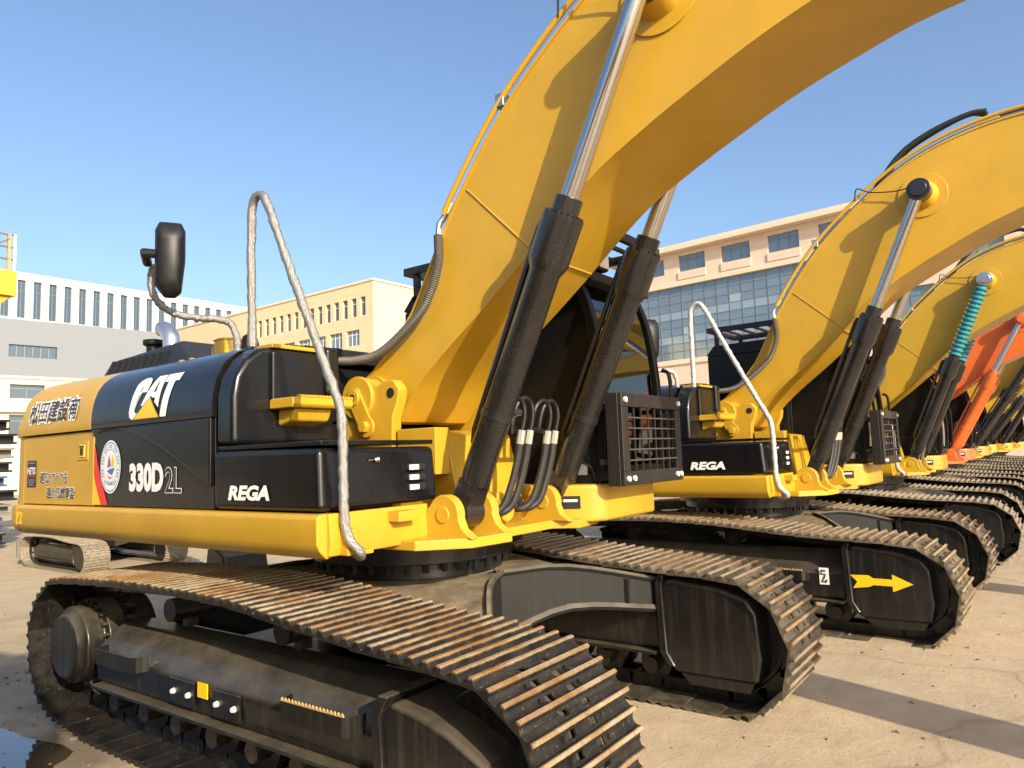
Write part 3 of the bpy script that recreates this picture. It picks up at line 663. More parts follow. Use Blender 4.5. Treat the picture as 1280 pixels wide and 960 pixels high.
        rd = decal('red_stripe', [(-1.825, 2.02), (-1.80, 1.98), (-1.76, 1.86), (-1.69, 1.72), (-1.60, 1.57), (-1.70, 1.57), (-1.77, 1.68), (-1.825, 1.80)], [(0, 1, 2, 3, 4, 5, 6, 7)], 'red_decal', d2, fr_)
        decal('yellow_stripe', [(-1.825, 1.79), (-1.77, 1.675), (-1.705, 1.57), (-1.825, 1.57)], [(0, 1, 2, 3)], 'yellow_decal', d2, fr_)
        # round emblem
        f1, f2, f3 = flat_y(-1.5100), flat_y(-1.5115), flat_y(-1.513)
        uc, vc = -1.565, 1.845
        def disc(r, n=48, k=0): return [(uc+r*.86*math.cos(2*math.pi*i/n), vc+r*1.08*math.sin(2*math.pi*i/n)) for i in range(n)]
        em = decal('round_emblem', disc(.178), [tuple(range(48))], 'white_decal', d2, f1)
        def ringd(r0, r1, mat, f, name): 
            a, b = disc(r0), disc(r1); decal(name, a+b, [(i, (i+1) % 48, 48+(i+1) % 48, 48+i) for i in range(48)], mat, em, f)
        ringd(.166, .160, 'blue_decal', f2, 'emblem_ring'); ringd(.118, .114, 'blue_decal', f2, 'emblem_ring')
        for i in range(40):
            a = 2*math.pi*i/40; c, s_ = math.cos(a), math.sin(a); r0, r1 = .127, .15; w = .035
            if -2.1 < math.atan2(s_, c) < -1.0: continue
            decal('emblem_letter', [(uc+r*.86*math.cos(a+q*w), vc+r*1.08*math.sin(a+q*w)) for r, q in ((r0, -1), (r1, -1), (r1, 1), (r0, 1))], [(0, 1, 2, 3)], 'blue_decal', em, f2) if i % 4 else None
        decal('emblem_sail', [(uc-.045, vc-.01), (uc-.03, vc+.08), (uc-.005, vc+.005)], [(0, 1, 2)], 'red_decal', em, f2)
        decal('emblem_sail', [(uc-.02, vc-.005), (uc-.01, vc+.10), (uc+.012, vc+.01)], [(0, 1, 2)], 'blue_decal', em, f3)
        decal('emblem_sail', [(uc+.008, vc+.0), (uc+.03, vc+.095), (uc+.06, vc+.04), (uc+.055, vc)], [(0, 1, 2, 3)], 'yellow_decal', em, f2)
        decal('emblem_hull', [(uc-.05, vc-.03), (uc+.01, vc-.012), (uc+.07, vc-.01), (uc+.03, vc-.06), (uc-.02, vc-.045)], [(0, 1, 2, 3, 4)], 'blue_decal', em, f2)
        decal('emblem_wave', [(uc-.06, vc-.05), (uc-.01, vc-.075), (uc+.05, vc-.07), (uc-.01, vc-.09)], [(0, 1, 2, 3)], 'red_decal', em, f2)
        text_decal('TOAKU', 'blue_decal', em, f2, uc, vc-.118, .11, .03, bold=.01)
        text_decal('330D', 'white_decal', d2, flat_y(-1.5100), -1.055, 1.765, .46, .20, bold=.055, name='model_lettering')
        text_decal('2L', 'white_decal', d2, flat_y(-1.5100), -.70, 1.745, .20, .165, bold=.03, name='model_lettering', like=.012)
        text_decal('2L', 'gloss_black', d2, flat_y(-1.5115), -.70, 1.745, .20, .165, bold=.006, name='model_lettering_core', like=.012)
    if decals in ('full', 'brand'):
        hm = hood_map(.004); hm2 = hood_map(.007); hm3 = hood_map(.010)
        def lg(pts): return [(-1.235+.56*(u+.10*(v-.5)), 2.165+.30*v) for u, v in pts]
        Cc = [(.33, .62), (.33, .84), (.30, .94), (.23, 1.0), (.12, 1.0), (.04, .94), (0, .82), (0, .18), (.03, .06), (.10, 0), (.26, 0), (.26, .14), (.17, .14), (.135, .20), (.135, .80), (.15, .86), (.19, .86), (.21, .80), (.21, .62)]
        Aa = [(.27, .30), (.44, 1.0), (.64, 1.0), (.70, .22), (.58, .36), (.575, .46), (.475, .46), (.40, .28)]
        Tt = [(.67, .80), (.67, 1.0), (1.0, 1.0), (1.0, .80), (.91, .80), (.91, 0), (.765, 0), (.765, .80)]
        for pts in (Cc, Aa, Tt): decal('logo_letter', lg(pts), [tuple(range(len(pts)))], 'white_decal', h2, hm, True)
        decal('logo_letter_counter', lg([(.505, .60), (.56, .60), (.55, .86), (.54, .86)]), [(0, 1, 2, 3)], 'gloss_black', h2, hm2, True)
        decal('logo_triangle_edge', lg([(.115, -.03), (.815, -.03), (.475, .515)]), [(0, 1, 2)], 'black_decal', h2, hm2, True)
        decal('logo_triangle', lg([(.165, 0.0), (.765, 0.0), (.475, .465)]), [(0, 1, 2)], 'yellow_decal', h2, hm3, True)
        text_decal('REGA', 'white_decal', box, lambda u, v: (u, -1.541+(v-1.565)*.0 + max(0, (u+.2))*.012, v), .17, 1.665, .40, .088, bold=.05, shear=.2, name='box_lettering')

def cab(root, d, main='yellow', guard=True, emblem=None, rail=True):
    # yellow cab base
    bs = MB().prism([(.95, .40), (1.24, .52), (1.32, .62), (1.32, 1.40), (1.20, 1.58), (-0.67, 1.58), (-0.67, .44), (.6, .40)], 1.33, 1.60, 'z').build('cab_base', main, root, bevel=0.03, seg=3)
    lbl = decal('base_plate_sticker', [(0, 0), (.17, 0), (.17, .09), (0, .09)], [(0, 1, 2, 3)], 'black_decal', bs, lambda u, v: (1.02+u*.93+.003, .429+u*.37-.006, 1.43+v))
    decal('base_plate_print', [(.01, .048), (.15, .048), (.15, .066), (.01, .066)], [(0, 1, 2, 3)], 'cream_decal', lbl, lambda u, v: (1.02+u*.93+.005, .429+u*.37-.010, 1.43+v))
    sec = [(-0.64, 1.605), (1.28, 1.605), (1.335, 1.75), (1.36, 2.1), (1.335, 2.5), (1.26, 2.85), (1.12, 3.12), (1.0, 3.19), (-0.52, 3.19), (-0.64, 3.08)]
    y0, y1 = .615, 1.55
    # lower body panels
    def side(y, s):
        lp = MB().prism([(-0.64, 1.605), (1.28, 1.605), (1.315, 1.70), (1.335, 1.80), (1.345, 1.97), (.75, 1.97), (-0.64, 1.97)], y-.02, y+.02).build('cab_lower_panel', 'satin_black', root, bevel=0.006)
        # rear quarter (solid)
        MB().prism([(-0.64, 1.972), (.42, 1.972), (.42, 3.14), (-0.52, 3.20), (-0.64, 3.12)], y-.02, y+.02).build('cab_rear_quarter', 'satin_black', root, bevel=0.006)
        return lp
    lp = side(y0, -1); side(y1, 1)
    if d >= 1:
        gt = MB().tube([(.98, y0-.024, 1.80), (1.08, y0-.024, 1.80), (1.22, y0-.024, 1.72), (1.26, y0-.024, 1.62)], .006, 6).build('panel_seam', 'guard_brown', lp)
        if emblem == 'diamond':
            fm = flat_y(y0-.025)
            dm = decal('diamond_sticker', [(.84, 1.74), (.90, 1.685), (.96, 1.68), (1.02, 1.74), (.96, 1.80), (.90, 1.80)], [tuple(range(6))], 'white_decal', lp, fm)
            decal('diamond_print', [(.88, 1.73), (.98, 1.73), (.98, 1.755), (.88, 1.755)], [(0, 1, 2, 3)], 'grey_decal', dm, flat_y(y0-.027))
        else:
            dm = decal('rating_plate', [(1.04, 1.665), (1.19, 1.665), (1.19, 1.745), (1.04, 1.745)], [(0, 1, 2, 3)], 'grey_decal', lp, flat_y(y0-.024))
    bk = MB().box(-0.65, -0.60, y0+.02, y1-.02, 1.61, 3.18).build('cab_back_wall', 'satin_black', root, bevel=0.01)
    rf = MB().prism([(-0.66, 3.14), (-0.54, 3.275), (1.0, 3.30), (1.16, 3.24), (1.23, 3.12), (1.08, 3.13), (-0.52, 3.12)], y0-.03, y1+.03).build('cab_roof', 'satin_black', root, bevel=0.015)
    # pillars
    fp = [(1.315, 1.62), (1.35, 1.8), (1.365, 2.1), (1.345, 2.5), (1.285, 2.88), (1.17, 3.19)]
    fpc = [(p.x, p.z) for p in catmull([(a, 0, b) for a, b in fp], 4)]
    for y in (y0+.005, y1-.005):
        o = [(a, b) for a, b in fpc]; i_ = [(a-.075, b) for a, b in fpc]
        MB().strip(o, i_, y-.035, y+.035).build('front_pillar', 'satin_black', root, bevel=0.012)
        MB().box(.40, .46, y-.022, y+.022, 1.96, 3.14).build('centre_pillar', 'satin_black', root, bevel=0.006)
    MB().prism([(1.25, 1.62), (1.315, 1.62), (1.335, 1.72), (1.27, 1.72)], y0, y1).build('front_sill', 'satin_black', root)
    # glass panes
    gp = [(a-.03, b) for a, b in fpc if b > 1.72]; gq = [(a-.036, b) for a, b in fpc if b > 1.72]
    MB().strip(gp, gq, y0+.045, y1-.045).build('windscreen', 'cab_glass', root)
    for y in (y0+.006, y1-.006):
        MB().prism([(.46, 1.975), (1.275, 1.975), (1.285, 2.1), (1.265, 2.5), (1.21, 2.86), (1.10, 3.13), (.46, 3.13)], y-.003, y+.003).build('side_window', 'tinted_window' if y < 1 else 'cab_glass', root)
    # inside: seat, console, steering levers
    st = MB().prism([(.05, 2.0), (.55, 2.0), (.56, 2.12), (.2, 2.15), (.12, 2.75), (-.02, 2.78), (-.02, 2.1)], .78, 1.24).build('operator_seat', 'satin_black', root, bevel=0.04, seg=3)
    MB().tube([(1.05, 1.22, 1.75), (1.2, 1.22, 2.3), (1.12, 1.22, 2.72)], .018, 8).build('grab_bar', 'steel', root)
    MB().tube([(1.30, 1.02, 2.05), (1.30, .62, 2.55)], .012, 8).build('wiper_arm', 'steel', root)
    # roof guard: frame and bars
    rg = MB().box(-0.62, 1.40, y0-.05, y0, 3.46, 3.53).box(-0.62, 1.40, y1, y1+.05, 3.46, 3.53).box(1.35, 1.40, y0, y1, 3.46, 3.53).box(-0.62, -0.57, y0, y1, 3.46, 3.53)
    guardr = rg.build('roof_guard', 'guard_brown', root, bevel=0.005)
    if d >= 1:
        for k in range(9):
            x = -.42+k*.2; MB().box(x, x+.03, y0, y1, 3.475, 3.505).build('roof_guard_bar', 'guard_brown', guardr)
    for x, y in ((-.52, y0), (1.05, y0), (1.05, y1), (-.52, y1)): MB().box(x, x+.05, y-.03, y+.02, 3.22, 3.458).build('guard_post', 'guard_brown', guardr)
    MB().box(1.05, 1.29, y0-.02, y1+.02, 3.11, 3.19).build('visor_bar', 'satin_black', root, bevel=0.015)
    for y in (y0+.18, y1-.12):
        lh = MB().box(1.18, 1.30, y-.09, y+.09, 3.21, 3.37).build('work_lamp', 'satin_black', root, bevel=0.03, seg=3)
        MB().box(1.285, 1.305, y-.07, y+.07, 3.23, 3.35).build('lamp_lens', 'lamp_lens', lh, bevel=0.01)
    if guard:   # bolted grille in front of the lower windscreen
        gx = 1.50; ya, yb, za, zb = .52, 1.53, 1.585, 2.245
        g = MB().box(gx, gx+.03, ya, yb, zb-.10, zb).box(gx, gx+.03, ya, yb, za, za+.10).box(gx, gx+.03, ya, ya+.10, za+.1, zb-.1).box(gx, gx+.03, yb-.10, yb, za+.1, zb-.1)
        g.box(gx-.10, gx, ya-.006, ya+.014, za, zb)
        gg = g.build('window_guard', 'guard_brown', root, bevel=0.006)
        for k in range(1, 7):
            y = ya+.10+k*(yb-ya-.20)/7; MB().box(gx+.005, gx+.017, y-.008, y+.008, za+.1, zb-.1).build('guard_bar', 'guard_brown', gg)
        for k in range(1, 6):
            z = za+.1+k*(zb-za-.2)/6; MB().cyl((gx+.02, ya+.1, z), (gx+.02, yb-.1, z), .006, n=8).build('guard_rod', 'guard_rod', gg)
        for y, z in ((ya+.05, zb-.05), (yb-.04, zb-.05), (ya+.05, za+.05), (ya+.14, za+.05), (yb-.05, za+.05), (yb-.12, za+.05)):
            MB().cyl((gx+.028, y, z), (gx+.045, y, z), .02, n=8).build('guard_bolt', 'cream_decal', gg)
        for y in (ya+.03, yb-.03): MB().box(1.33, gx, y-.02, y+.02, za+.15, za+.19).box(1.33, gx, y-.02, y+.02, zb-.12, zb-.08).build('guard_arm', 'guard_brown', gg)
        MB().box(1.385, 1.44, .60, .80, 1.66, 1.98).build('red_rag', 'red_cloth', root, bevel=0.03)
    if rail:
        MB().tube(catmull([(1.30, 1.60, 1.7), (1.40, 1.62, 1.8), (1.42, 1.62, 2.4), (1.36, 1.60, 2.5)], 5), .017, 8).build('cab_handrail', 'satin_black', root)

TOPP = [(-.12, 2.40), (.0, 2.47), (.26, 2.70), (.42, 2.88), (.62, 3.22), (.85, 3.58), (1.18, 3.99), (1.47, 4.26), (1.87, 4.56), (2.3, 4.80), (2.8, 4.94), (3.4, 4.97), (4.2, 4.84), (5.2, 4.55), (6.2, 4.22)]
BOTP = [(.10, 2.10), (.22, 2.11), (.42, 2.34), (.66, 2.54), (1.02, 2.80), (1.38, 3.08), (1.84, 3.45), (2.22, 3.66), (2.55, 3.81), (2.86, 3.94), (3.2, 4.05), (3.65, 4.16), (4.4, 4.2), (5.2, 4.1), (6.2, 3.92)]
HW = .37
def boom_group(root, d, main='yellow', ang=0.0, boot=None, cylm='barrel_black', stick=True, hoses=True):
    ca, sa = math.cos(ang), math.sin(ang)
    def Rt(p):
        x, z = p[0], p[-1]-2.27; return (x*ca - z*sa, 2.27 + x*sa + z*ca)
    def R3(x, y, z): a, b = Rt((x, z)); return (a, y, b)
    n = 56
    T = [Rt((p.x, p.z)) for p in resample(catmull([(a, 0, b) for a, b in TOPP], 6), n)]
    B = [Rt((p.x, p.z)) for p in resample(catmull([(a, 0, b) for a, b in BOTP], 6), n)]
    mb = MB().strip(T, B, -HW, HW)
    boom = mb.build('boom', main, root, smooth=28)
    def plate(Cv, s, nm):
        A = []
        for i, (x, z) in enumerate(Cv):
            a, b = Cv[max(0, i-1)], Cv[min(n-1, i+1)]; l = math.hypot(b[0]-a[0], b[1]-a[1]); A.append((x-s*(b[1]-a[1])/l*.018, z+s*(b[0]-a[0])/l*.018))
        MB().strip(A, Cv, -HW-.012, HW+.012).build(nm, main, boom, smooth=28)
    plate(T, 1, 'boom_top_plate'); plate(B, -1, 'boom_bottom_plate')
    for y in (-HW+.02, HW-.02):
        MB().cyl(R3(-.01, y-.05, 2.27), R3(-.01, y+.05, 2.27), .17, n=32).build('boom_foot_boss', main, boom)
    # welded seam across the side and underside
    MB().tube([R3(.915, -HW-.002, 3.62), R3(1.40, -HW-.002, 3.13)], .0055, 6).build('weld_seam', main, boom)
    MB().tube([R3(1.42, -HW, 3.085), R3(1.42, HW, 3.085)], .006, 6).build('weld_seam', main, boom)
    # rod pin bosses
    px, pz = 2.36, 4.40
    for s in (-1, 1):
        bs = MB().cyl(R3(px, s*HW, pz), R3(px, s*(HW+.012), pz), .24, n=48).build('boss_plate', main, boom, bevel=0.003)
        MB().tube([R3(px, s*HW, pz), R3(px, s*(HW+.08), pz), R3(px, s*(HW+.13), pz)], [.16, .13, .12], 40).build('pin_boss', main, boom, bevel=0.006)
    MB().box(2.95, 3.03, -HW-.03, -HW, 4.55, 4.62).build('boom_lug', main, boom) if ang == 0 else None
    if d >= 1:   # thin grease line from the pin to the pipe run
        MB().tube(catmull([R3(px-.02, -HW-.10, pz+.10), R3(px-.22, -HW-.06, pz+.10), R3(px-.48, -HW-.05, pz+.16), R3(px-.62, -HW-.05, pz+.24), R3(px-.66, -HW-.02, pz+.12)], 5), .007, 6).build('grease_line', 'rubber', boom)
    # steel line along the top edge
    if hoses:
        off = .045
        pl = []
        for (x, z) in TOPP[4:]:
            pl.append((x, z))
        pc = [(p.x, p.z) for p in catmull([(a, 0, b) for a, b in pl], 6)]
        def offc(o):
            out = []
            for i, (x, z) in enumerate(pc):
                a, b = pc[max(0, i-1)], pc[min(len(pc)-1, i+1)]; l = math.hypot(b[0]-a[0], b[1]-a[1]); out.append((x-(b[1]-a[1])/l*o, z+(b[0]-a[0])/l*o))
            return out
        line = [R3(x, -HW-.005, z) for x, z in offc(.075)][4:]
        pipe = MB().tube(line, .020, 10).build('boom_pipe', main, boom)
        MB().tube([R3(x, -HW+.14, z) for x, z in offc(.075)][4:], .017, 8).build('boom_pipe', 'steel', boom)
        i0 = 14
        bx, bz = offc(.075)[i0]
        q = MB().box(-.035, .035, -.04, .06, -.045, .045)
        cl = MB().add([Vector(R3(bx, -HW+.02, bz))+Vector(v) for v in q.v], q.f).build('pipe_clamp', 'steel', boom, bevel=0.006)
        x0, z0 = offc(.075)[4]
        e = MB().tube(catmull([R3(x0+.02, -HW+.02, z0+.04), R3(x0-.01, -HW+.01, z0-.02), R3(x0-.035, -HW-.01, z0-.07), R3(x0-.03, -HW-.03, z0-.16)], 4), .022, 10).build('pipe_elbow', 'steel', boom)
        MB().tube([R3(x0+.05, -HW+.02, z0+.075), R3(x0+.005, -HW+.02, z0+.02)], .028, 10).build('pipe_union', 'cream_decal', boom)
        hp = [R3(x0-.03, -HW-.03, z0-.15), R3(x0-.01, -HW-.06, z0-.35), R3(x0-.07, -HW-.08, z0-.55), R3(x0-.2, -HW-.08, z0-.70), (.18, -HW-.09, 2.60), (-.05, -HW-.13, 2.55), (-.35, -HW-.2, 2.57), (-.50, -HW-.25, 2.58)]
        corrugated(hp, .033).build('hydraulic_hose', 'hose_grey', root, smooth=0)
        # rubber hoses arching on the boom back towards the stick cylinder
        MB().cyl(R3(2.55, -.12, 4.88), R3(2.55, .12, 4.88), .02).build('hose_anchor', main, boom)
        for y, dz in ((-.22, 0), (-.12, .02)):
            MB().tube(catmull([R3(1.75, y, 4.46), R3(1.95, y, 4.72+dz), R3(2.2, y, 4.98+dz), R3(2.5, y, 5.12+dz), R3(2.85, y, 5.19+dz*2), R3(3.02, y, 5.17)], 6), .03, 10).build('rubber_hose', 'rubber', boom)
        br = MB().prism([R for R in (Rt((2.75, 4.92)), Rt((2.85, 5.06)), Rt((2.98, 5.13)), Rt((3.1, 5.12)), Rt((3.25, 4.96)))], -.17, .17).build('stick_cylinder_bracket', main, boom, bevel=0.01)
    # stick cylinder, stick and bucket in front of the machine
    if stick:
        cyl2 = MB().cyl(R3(3.05, 0, 5.08), R3(4.75, 0, 5.20), .10).build('stick_cylinder', 'satin_black', root, bevel=0.01)
        MB().cyl(R3(4.75, 0, 5.20), R3(5.72, 0, 5.26), .055).build('stick_cylinder_rod', 'chrome', cyl2)
        tip = Vector(R3(6.1, 0, 4.05)); end = Vector((tip.x+1.35, 0, .95)); up = Vector((tip.x-.45, 0, tip.z+1.15))
        ax = (end-tip).normalized(); pr = Vector((ax.z, 0, -ax.x))
        def q(p, w): return [(p+pr*w).xz, (p-pr*w).xz]
        A = [(up+pr*.10), (tip+pr*.42), (tip+ax*.9+pr*.34), (end+pr*.16)]; Bq = [(up-pr*.10), (tip-pr*.25), (tip+ax*.9-pr*.22), (end-pr*.16)]
        MB().strip([(v.x, v.z) for v in A], [(v.x, v.z) for v in Bq], -.22, .22).build('stick', main, root, bevel=0.01)
        bx, bz = end.x, end.z
        bp = [(bx-.1, bz+.12), (bx+.35, bz+.1), (bx+.75, bz-.2), (bx+.85, bz-.6), (bx+.55, bz-.88), (bx-.35, bz-.93), (bx-.2, bz-.85), (bx+.45, bz-.78), (bx+.68, bz-.55), (bx+.6, bz-.25), (bx+.2, bz-.03), (bx-.1, bz-.03)]
        MB().prism(bp, -.62, .62).prism([(bx-.1, bz-.03), (bx+.2, bz-.03), (bx+.6, bz-.25), (bx+.68, bz-.55), (bx+.45, bz-.78), (bx-.2, bz-.85)], -.66, -.62).prism([(bx-.1, bz-.03), (bx+.2, bz-.03), (bx+.6, bz-.25), (bx+.68, bz-.55), (bx+.45, bz-.78), (bx-.2, bz-.85)], .62, .66).build('bucket', 'dirty_black', root, smooth=0)
    # boom cylinders
    foot = Vector((.975, 0, 1.49)); pin2 = Rt((px, pz)); pin = Vector((pin2[0], 0, pin2[1])); ax = (pin-foot).normalized()
    for s in (-1, 1):
        Y = Vector((0, -.56 if s < 0 else .475, 0)); F = foot+Y; Pn = pin+Y
        L0 = .20; L1 = 1.88
        bar = MB().tube([F+ax*L0, F+ax*(L0+.06), F+ax*(L1-.34), F+ax*(L1-.31), F+ax*(L1-.27), F+ax*(L1-.05), F+ax*(L1-.04), F+ax*L1], [.085, .093, .093, .108, .122, .122, .124, .124], 36).build('boom_cylinder', cylm, root, smooth=28)
        MB().tube([F+ax*L1, F+ax*(L1+.11)], .082, 30).build('gland', cylm, bar, bevel=0.006)
        MB().cyl(F+Vector((0, -.085, 0)), F+Vector((0, .085, 0)), .095, n=30).hexa([F+ax*-.02+Vector(v) for v in ((-.075, -.08, 0), (.075, -.08, 0), (.075, .08, 0), (-.075, .08, 0))] + [F+ax*.24+Vector(v) for v in ((-.07, -.075, 0), (.07, -.075, 0), (.07, .075, 0), (-.07, .075, 0))]).build('cylinder_eye', cylm, bar)
        if boot:
            c0, c1 = F+ax*(L1+.08), Pn-ax*.12; m = 64; pts = [c0.lerp(c1, i/(m-1)) for i in range(m)]
            MB().tube(pts, [.105 if (i % 4) in (0, 1) else .075 for i in range(m)], 18).build('rod_boot', boot, bar, smooth=0)
        else:
            MB().cyl(F+ax*(L1+.05), Pn-ax*.05, .058, n=30).build('piston_rod', 'chrome' if cylm != 'orange' else 'steel', bar)
        eye = MB().cyl(Pn+Vector((0, -.085, 0)), Pn+Vector((0, .085, 0)), .115, n=32).build('rod_eye', cylm if not boot else 'steel', bar, bevel=0.008)
        if d >= 1:
            MB().cyl(Pn+Vector((0, s*.08, 0)), Pn+Vector((0, s*.115, 0)), .082, n=28).build('pin_cap', 'steel' if boot else cylm, bar, bevel=0.008)
            # side pipe and clamp band
            nrm = Vector((ax.z, 0, -ax.x))
            MB().tube([F+ax*.42-nrm*.10, F+ax*.5-nrm*.125, F+ax*(L1-.1)-nrm*.142, F+ax*(L1-.05)-nrm*.13], .020, 8).build('cylinder_pipe', cylm, bar)
            MB().tube([F+ax*.63, F+ax*.675], .099, 30).build('clamp_band', cylm, bar)
            MB().tube([F+ax*.655+Vector((.05, .085*1, 0)), F+ax*.655+Vector((.06, .15, .01))], .022, 8).build('clamp_lug', cylm, bar)
            if d >= 2:
                for k in range(10):
                    a = 2*math.pi*k/10; e1 = nrm*math.cos(a)*.103+Vector((0, math.sin(a)*.103, 0))
                    MB().cyl(F+ax*L1+e1, F+ax*(L1+.018)+e1, .013, n=6).build('gland_bolt', cylm, bar)
    # hose loops between the cylinders
    if d >= 1:
        def loop(y, dx, r=.024):
            p = [(.86+dx, y-.03, 1.56), (.98+dx, y-.10, 1.46), (1.06+dx, y-.04, 1.50), (1.10+dx, y+.01, 1.64), (1.13+dx, y+.045, 1.80), (1.145+dx, y+.06, 1.92)]
            MB().tube(catmull(p, 6), r, 10).build('hose', 'rubber', root)
            MB().tube([(1.143+dx, y+.058, 1.90), (1.155+dx, y+.068, 1.99)], r*1.12, 8).build('hose_fitting', 'fitting', root)
            MB().tube(catmull([(1.155+dx, y+.068, 1.985), (1.17+dx, y+.085, 2.09), (1.165+dx, y+.075, 2.17), (1.15+dx, y+.03, 2.20), (1.13+dx, y-.03, 2.16), (1.11+dx, y-.06, 2.05), (1.10+dx, y-.065, 1.97)], 6), .018, 10).build('steel_tube', 'satin_black', root)
        for y, dx in ((-.24, 0), (-.16, .01), (.16, -.06), (.24, -.05)): loop(y, dx)
        MB().tube([(1.06, -.44, 1.96), (1.10, -.05, 2.0), (1.05, .44, 1.97)], .02, 8).build('hose_tie_bar', 'satin_black', root)
    return Rt
def excavator(name, loc, label, d=2, main='yellow', shoe='shoe_dark', wrap='foil_wrap', decals='full', ang=0.0, boot=None, cylm='barrel_black', guard=True, emblem=None, arrow=False, group='excavators parked in a row', rz=0, hoses=True, slack=False):
    root = empty(name, loc, rz); tag(root, label, 'excavator', group)
    undercarriage(root, d, shoe, arrow=arrow, slack=slack)
    house(root, d, main, wrap, decals); cab(root, d, main, guard, emblem)
    boom_group(root, d, main, ang, boot, cylm, hoses=hoses)
    return root
# ---------------------------------------------------------------- ground
def ground_mat():
    m, nt, b = newmat('yard_concrete'); setup(b, 0.85, 0, 0, 0.3)
    v = coords(nt); n1 = noise(nt, v, 0.35, 7, 0.62); n2 = noise(nt, v, 2.6, 7, 0.65); n3 = noise(nt, v, 38, 4, 0.7); n4 = noise(nt, coords(nt, (0.5, 3.0, 1)), 2.0, 5, 0.6)
    c = mixc(nt, ramp(nt, n1, [(0.3, 0.0), (0.7, 1.0)]), (0.48, 0.37, 0.235), (0.43, 0.34, 0.225))
    c = mixc(nt, math_(nt, 'MULTIPLY', ramp(nt, n2, [(0.42, 0.0), (0.72, 1.0)]), 0.50), c, (0.30, 0.225, 0.145))
    c = mixc(nt, math_(nt, 'MULTIPLY', ramp(nt, n4, [(0.55, 0.0), (0.75, 1.0)]), 0.35), c, (0.44, 0.37, 0.26))
    c = mixc(nt, math_(nt, 'MULTIPLY', ramp(nt, n3, [(0.58, 0.0), (0.7, 1.0)]), 0.35), c, (0.15, 0.12, 0.085))
    n5 = noise(nt, coords(nt, (0.9, 0.12, 1), loc=(3, 1, 0)), 1.6, 6, 0.62); n6 = noise(nt, v, 9, 6, 0.72)
    c = mixc(nt, math_(nt, 'MULTIPLY', ramp(nt, n5, [(0.50, 0.0), (0.66, 1.0)]), 0.30), c, (0.27, 0.205, 0.13))
    c = mixc(nt, math_(nt, 'MULTIPLY', ramp(nt, n6, [(0.50, 0.0), (0.75, 1.0)]), 0.25), c, (0.25, 0.185, 0.115))
    vo = N(nt, 'ShaderNodeTexVoronoi', feature='DISTANCE_TO_EDGE'); vo.inputs['Scale'].default_value = 0.22
    dv = N(nt, 'ShaderNodeVectorMath', operation='ADD'); nz = N(nt, 'ShaderNodeTexNoise'); nz.inputs['Scale'].default_value = 1.5; nt.links.new(v, nz.inputs['Vector'])
    sc = N(nt, 'ShaderNodeVectorMath', operation='SCALE'); sc.inputs['Scale'].default_value = 0.5; nt.links.new(nz.outputs['Color'], sc.inputs[0])
    nt.links.new(v, dv.inputs[0]); nt.links.new(sc.outputs[0], dv.inputs[1]); nt.links.new(dv.outputs[0], vo.inputs['Vector'])
    crack = ramp(nt, vo.outputs['Distance'], [(0.0, 1.0), (0.006, 0.0)])
    c = mixc(nt, math_(nt, 'MULTIPLY', crack, 0.3), c, (0.10, 0.08, 0.06))
    # damp mud round the water by the rear of the first machine
    s = N(nt, 'ShaderNodeVectorMath', operation='DISTANCE'); s.inputs[1].default_value = (-2.6, -2.2, 0); nt.links.new(v, s.inputs[0])
    wet = math_(nt, 'SUBTRACT', 1.0, math_(nt, 'MULTIPLY', math_(nt, 'ADD', s.outputs['Value'], math_(nt, 'MULTIPLY', n2, 1.6)), 0.32), True)
    wet = ramp(nt, wet, [(0.05, 0.0), (0.30, 1.0)])
    c = mixc(nt, math_(nt, 'MULTIPLY', wet, 0.75), c, (0.10, 0.080, 0.058))
    nt.links.new(c, b.inputs['Base Color'])
    nt.links.new(math_(nt, 'SUBTRACT', 0.88, math_(nt, 'MULTIPLY', wet, math_(nt, 'MULTIPLY', n2, 0.9))), b.inputs['Roughness'])
    bump(nt, b, math_(nt, 'ADD', math_(nt, 'MULTIPLY', n2, 1.0), math_(nt, 'ADD', math_(nt, 'MULTIPLY', n3, 0.35), math_(nt, 'MULTIPLY', n6, .6))), 0.55, 0.02)
ground_mat()
gm = MB(); gm.add([(-700, -700, 0), (700, -700, 0), (700, 700, 0), (-700, 700, 0)], [(0, 1, 2, 3)])
tag(gm.build('ground', 'yard_concrete', smooth=0), kind='structure')
def water_mat():
    m, nt, b = newmat('muddy_water'); setup(b, 0.04, 0, 0, 0.8); b.inputs['Base Color'].default_value = (0.055, 0.042, 0.026, 1)
    v = coords(nt); bump(nt, b, noise(nt, v, 7, 3, 0.5), 0.04, 0.01)
water_mat()
def puddle(cx, cy, rx, ry, seed):
    rr = random.Random(seed); n = 40; ph = [rr.uniform(0, 6.28) for _ in range(5)]
    pts = []
    for i in range(n):
        a = 2*math.pi*i/n; k = 1+.22*math.sin(2*a+ph[0])+.16*math.sin(3*a+ph[1])+.10*math.sin(5*a+ph[2])+.06*math.sin(9*a+ph[3])
        pts.append((cx+rx*k*math.cos(a), cy+ry*k*math.sin(a), .004))
    o = MB().add(pts, [tuple(range(n))]).build('puddle_water', 'muddy_water', smooth=0); tag(o, kind='structure')
puddle(-1.95, -2.25, 1.15, .46, 3); puddle(-3.7, -2.0, .9, .34, 5); puddle(-.55, -2.35, .5, .2, 8)
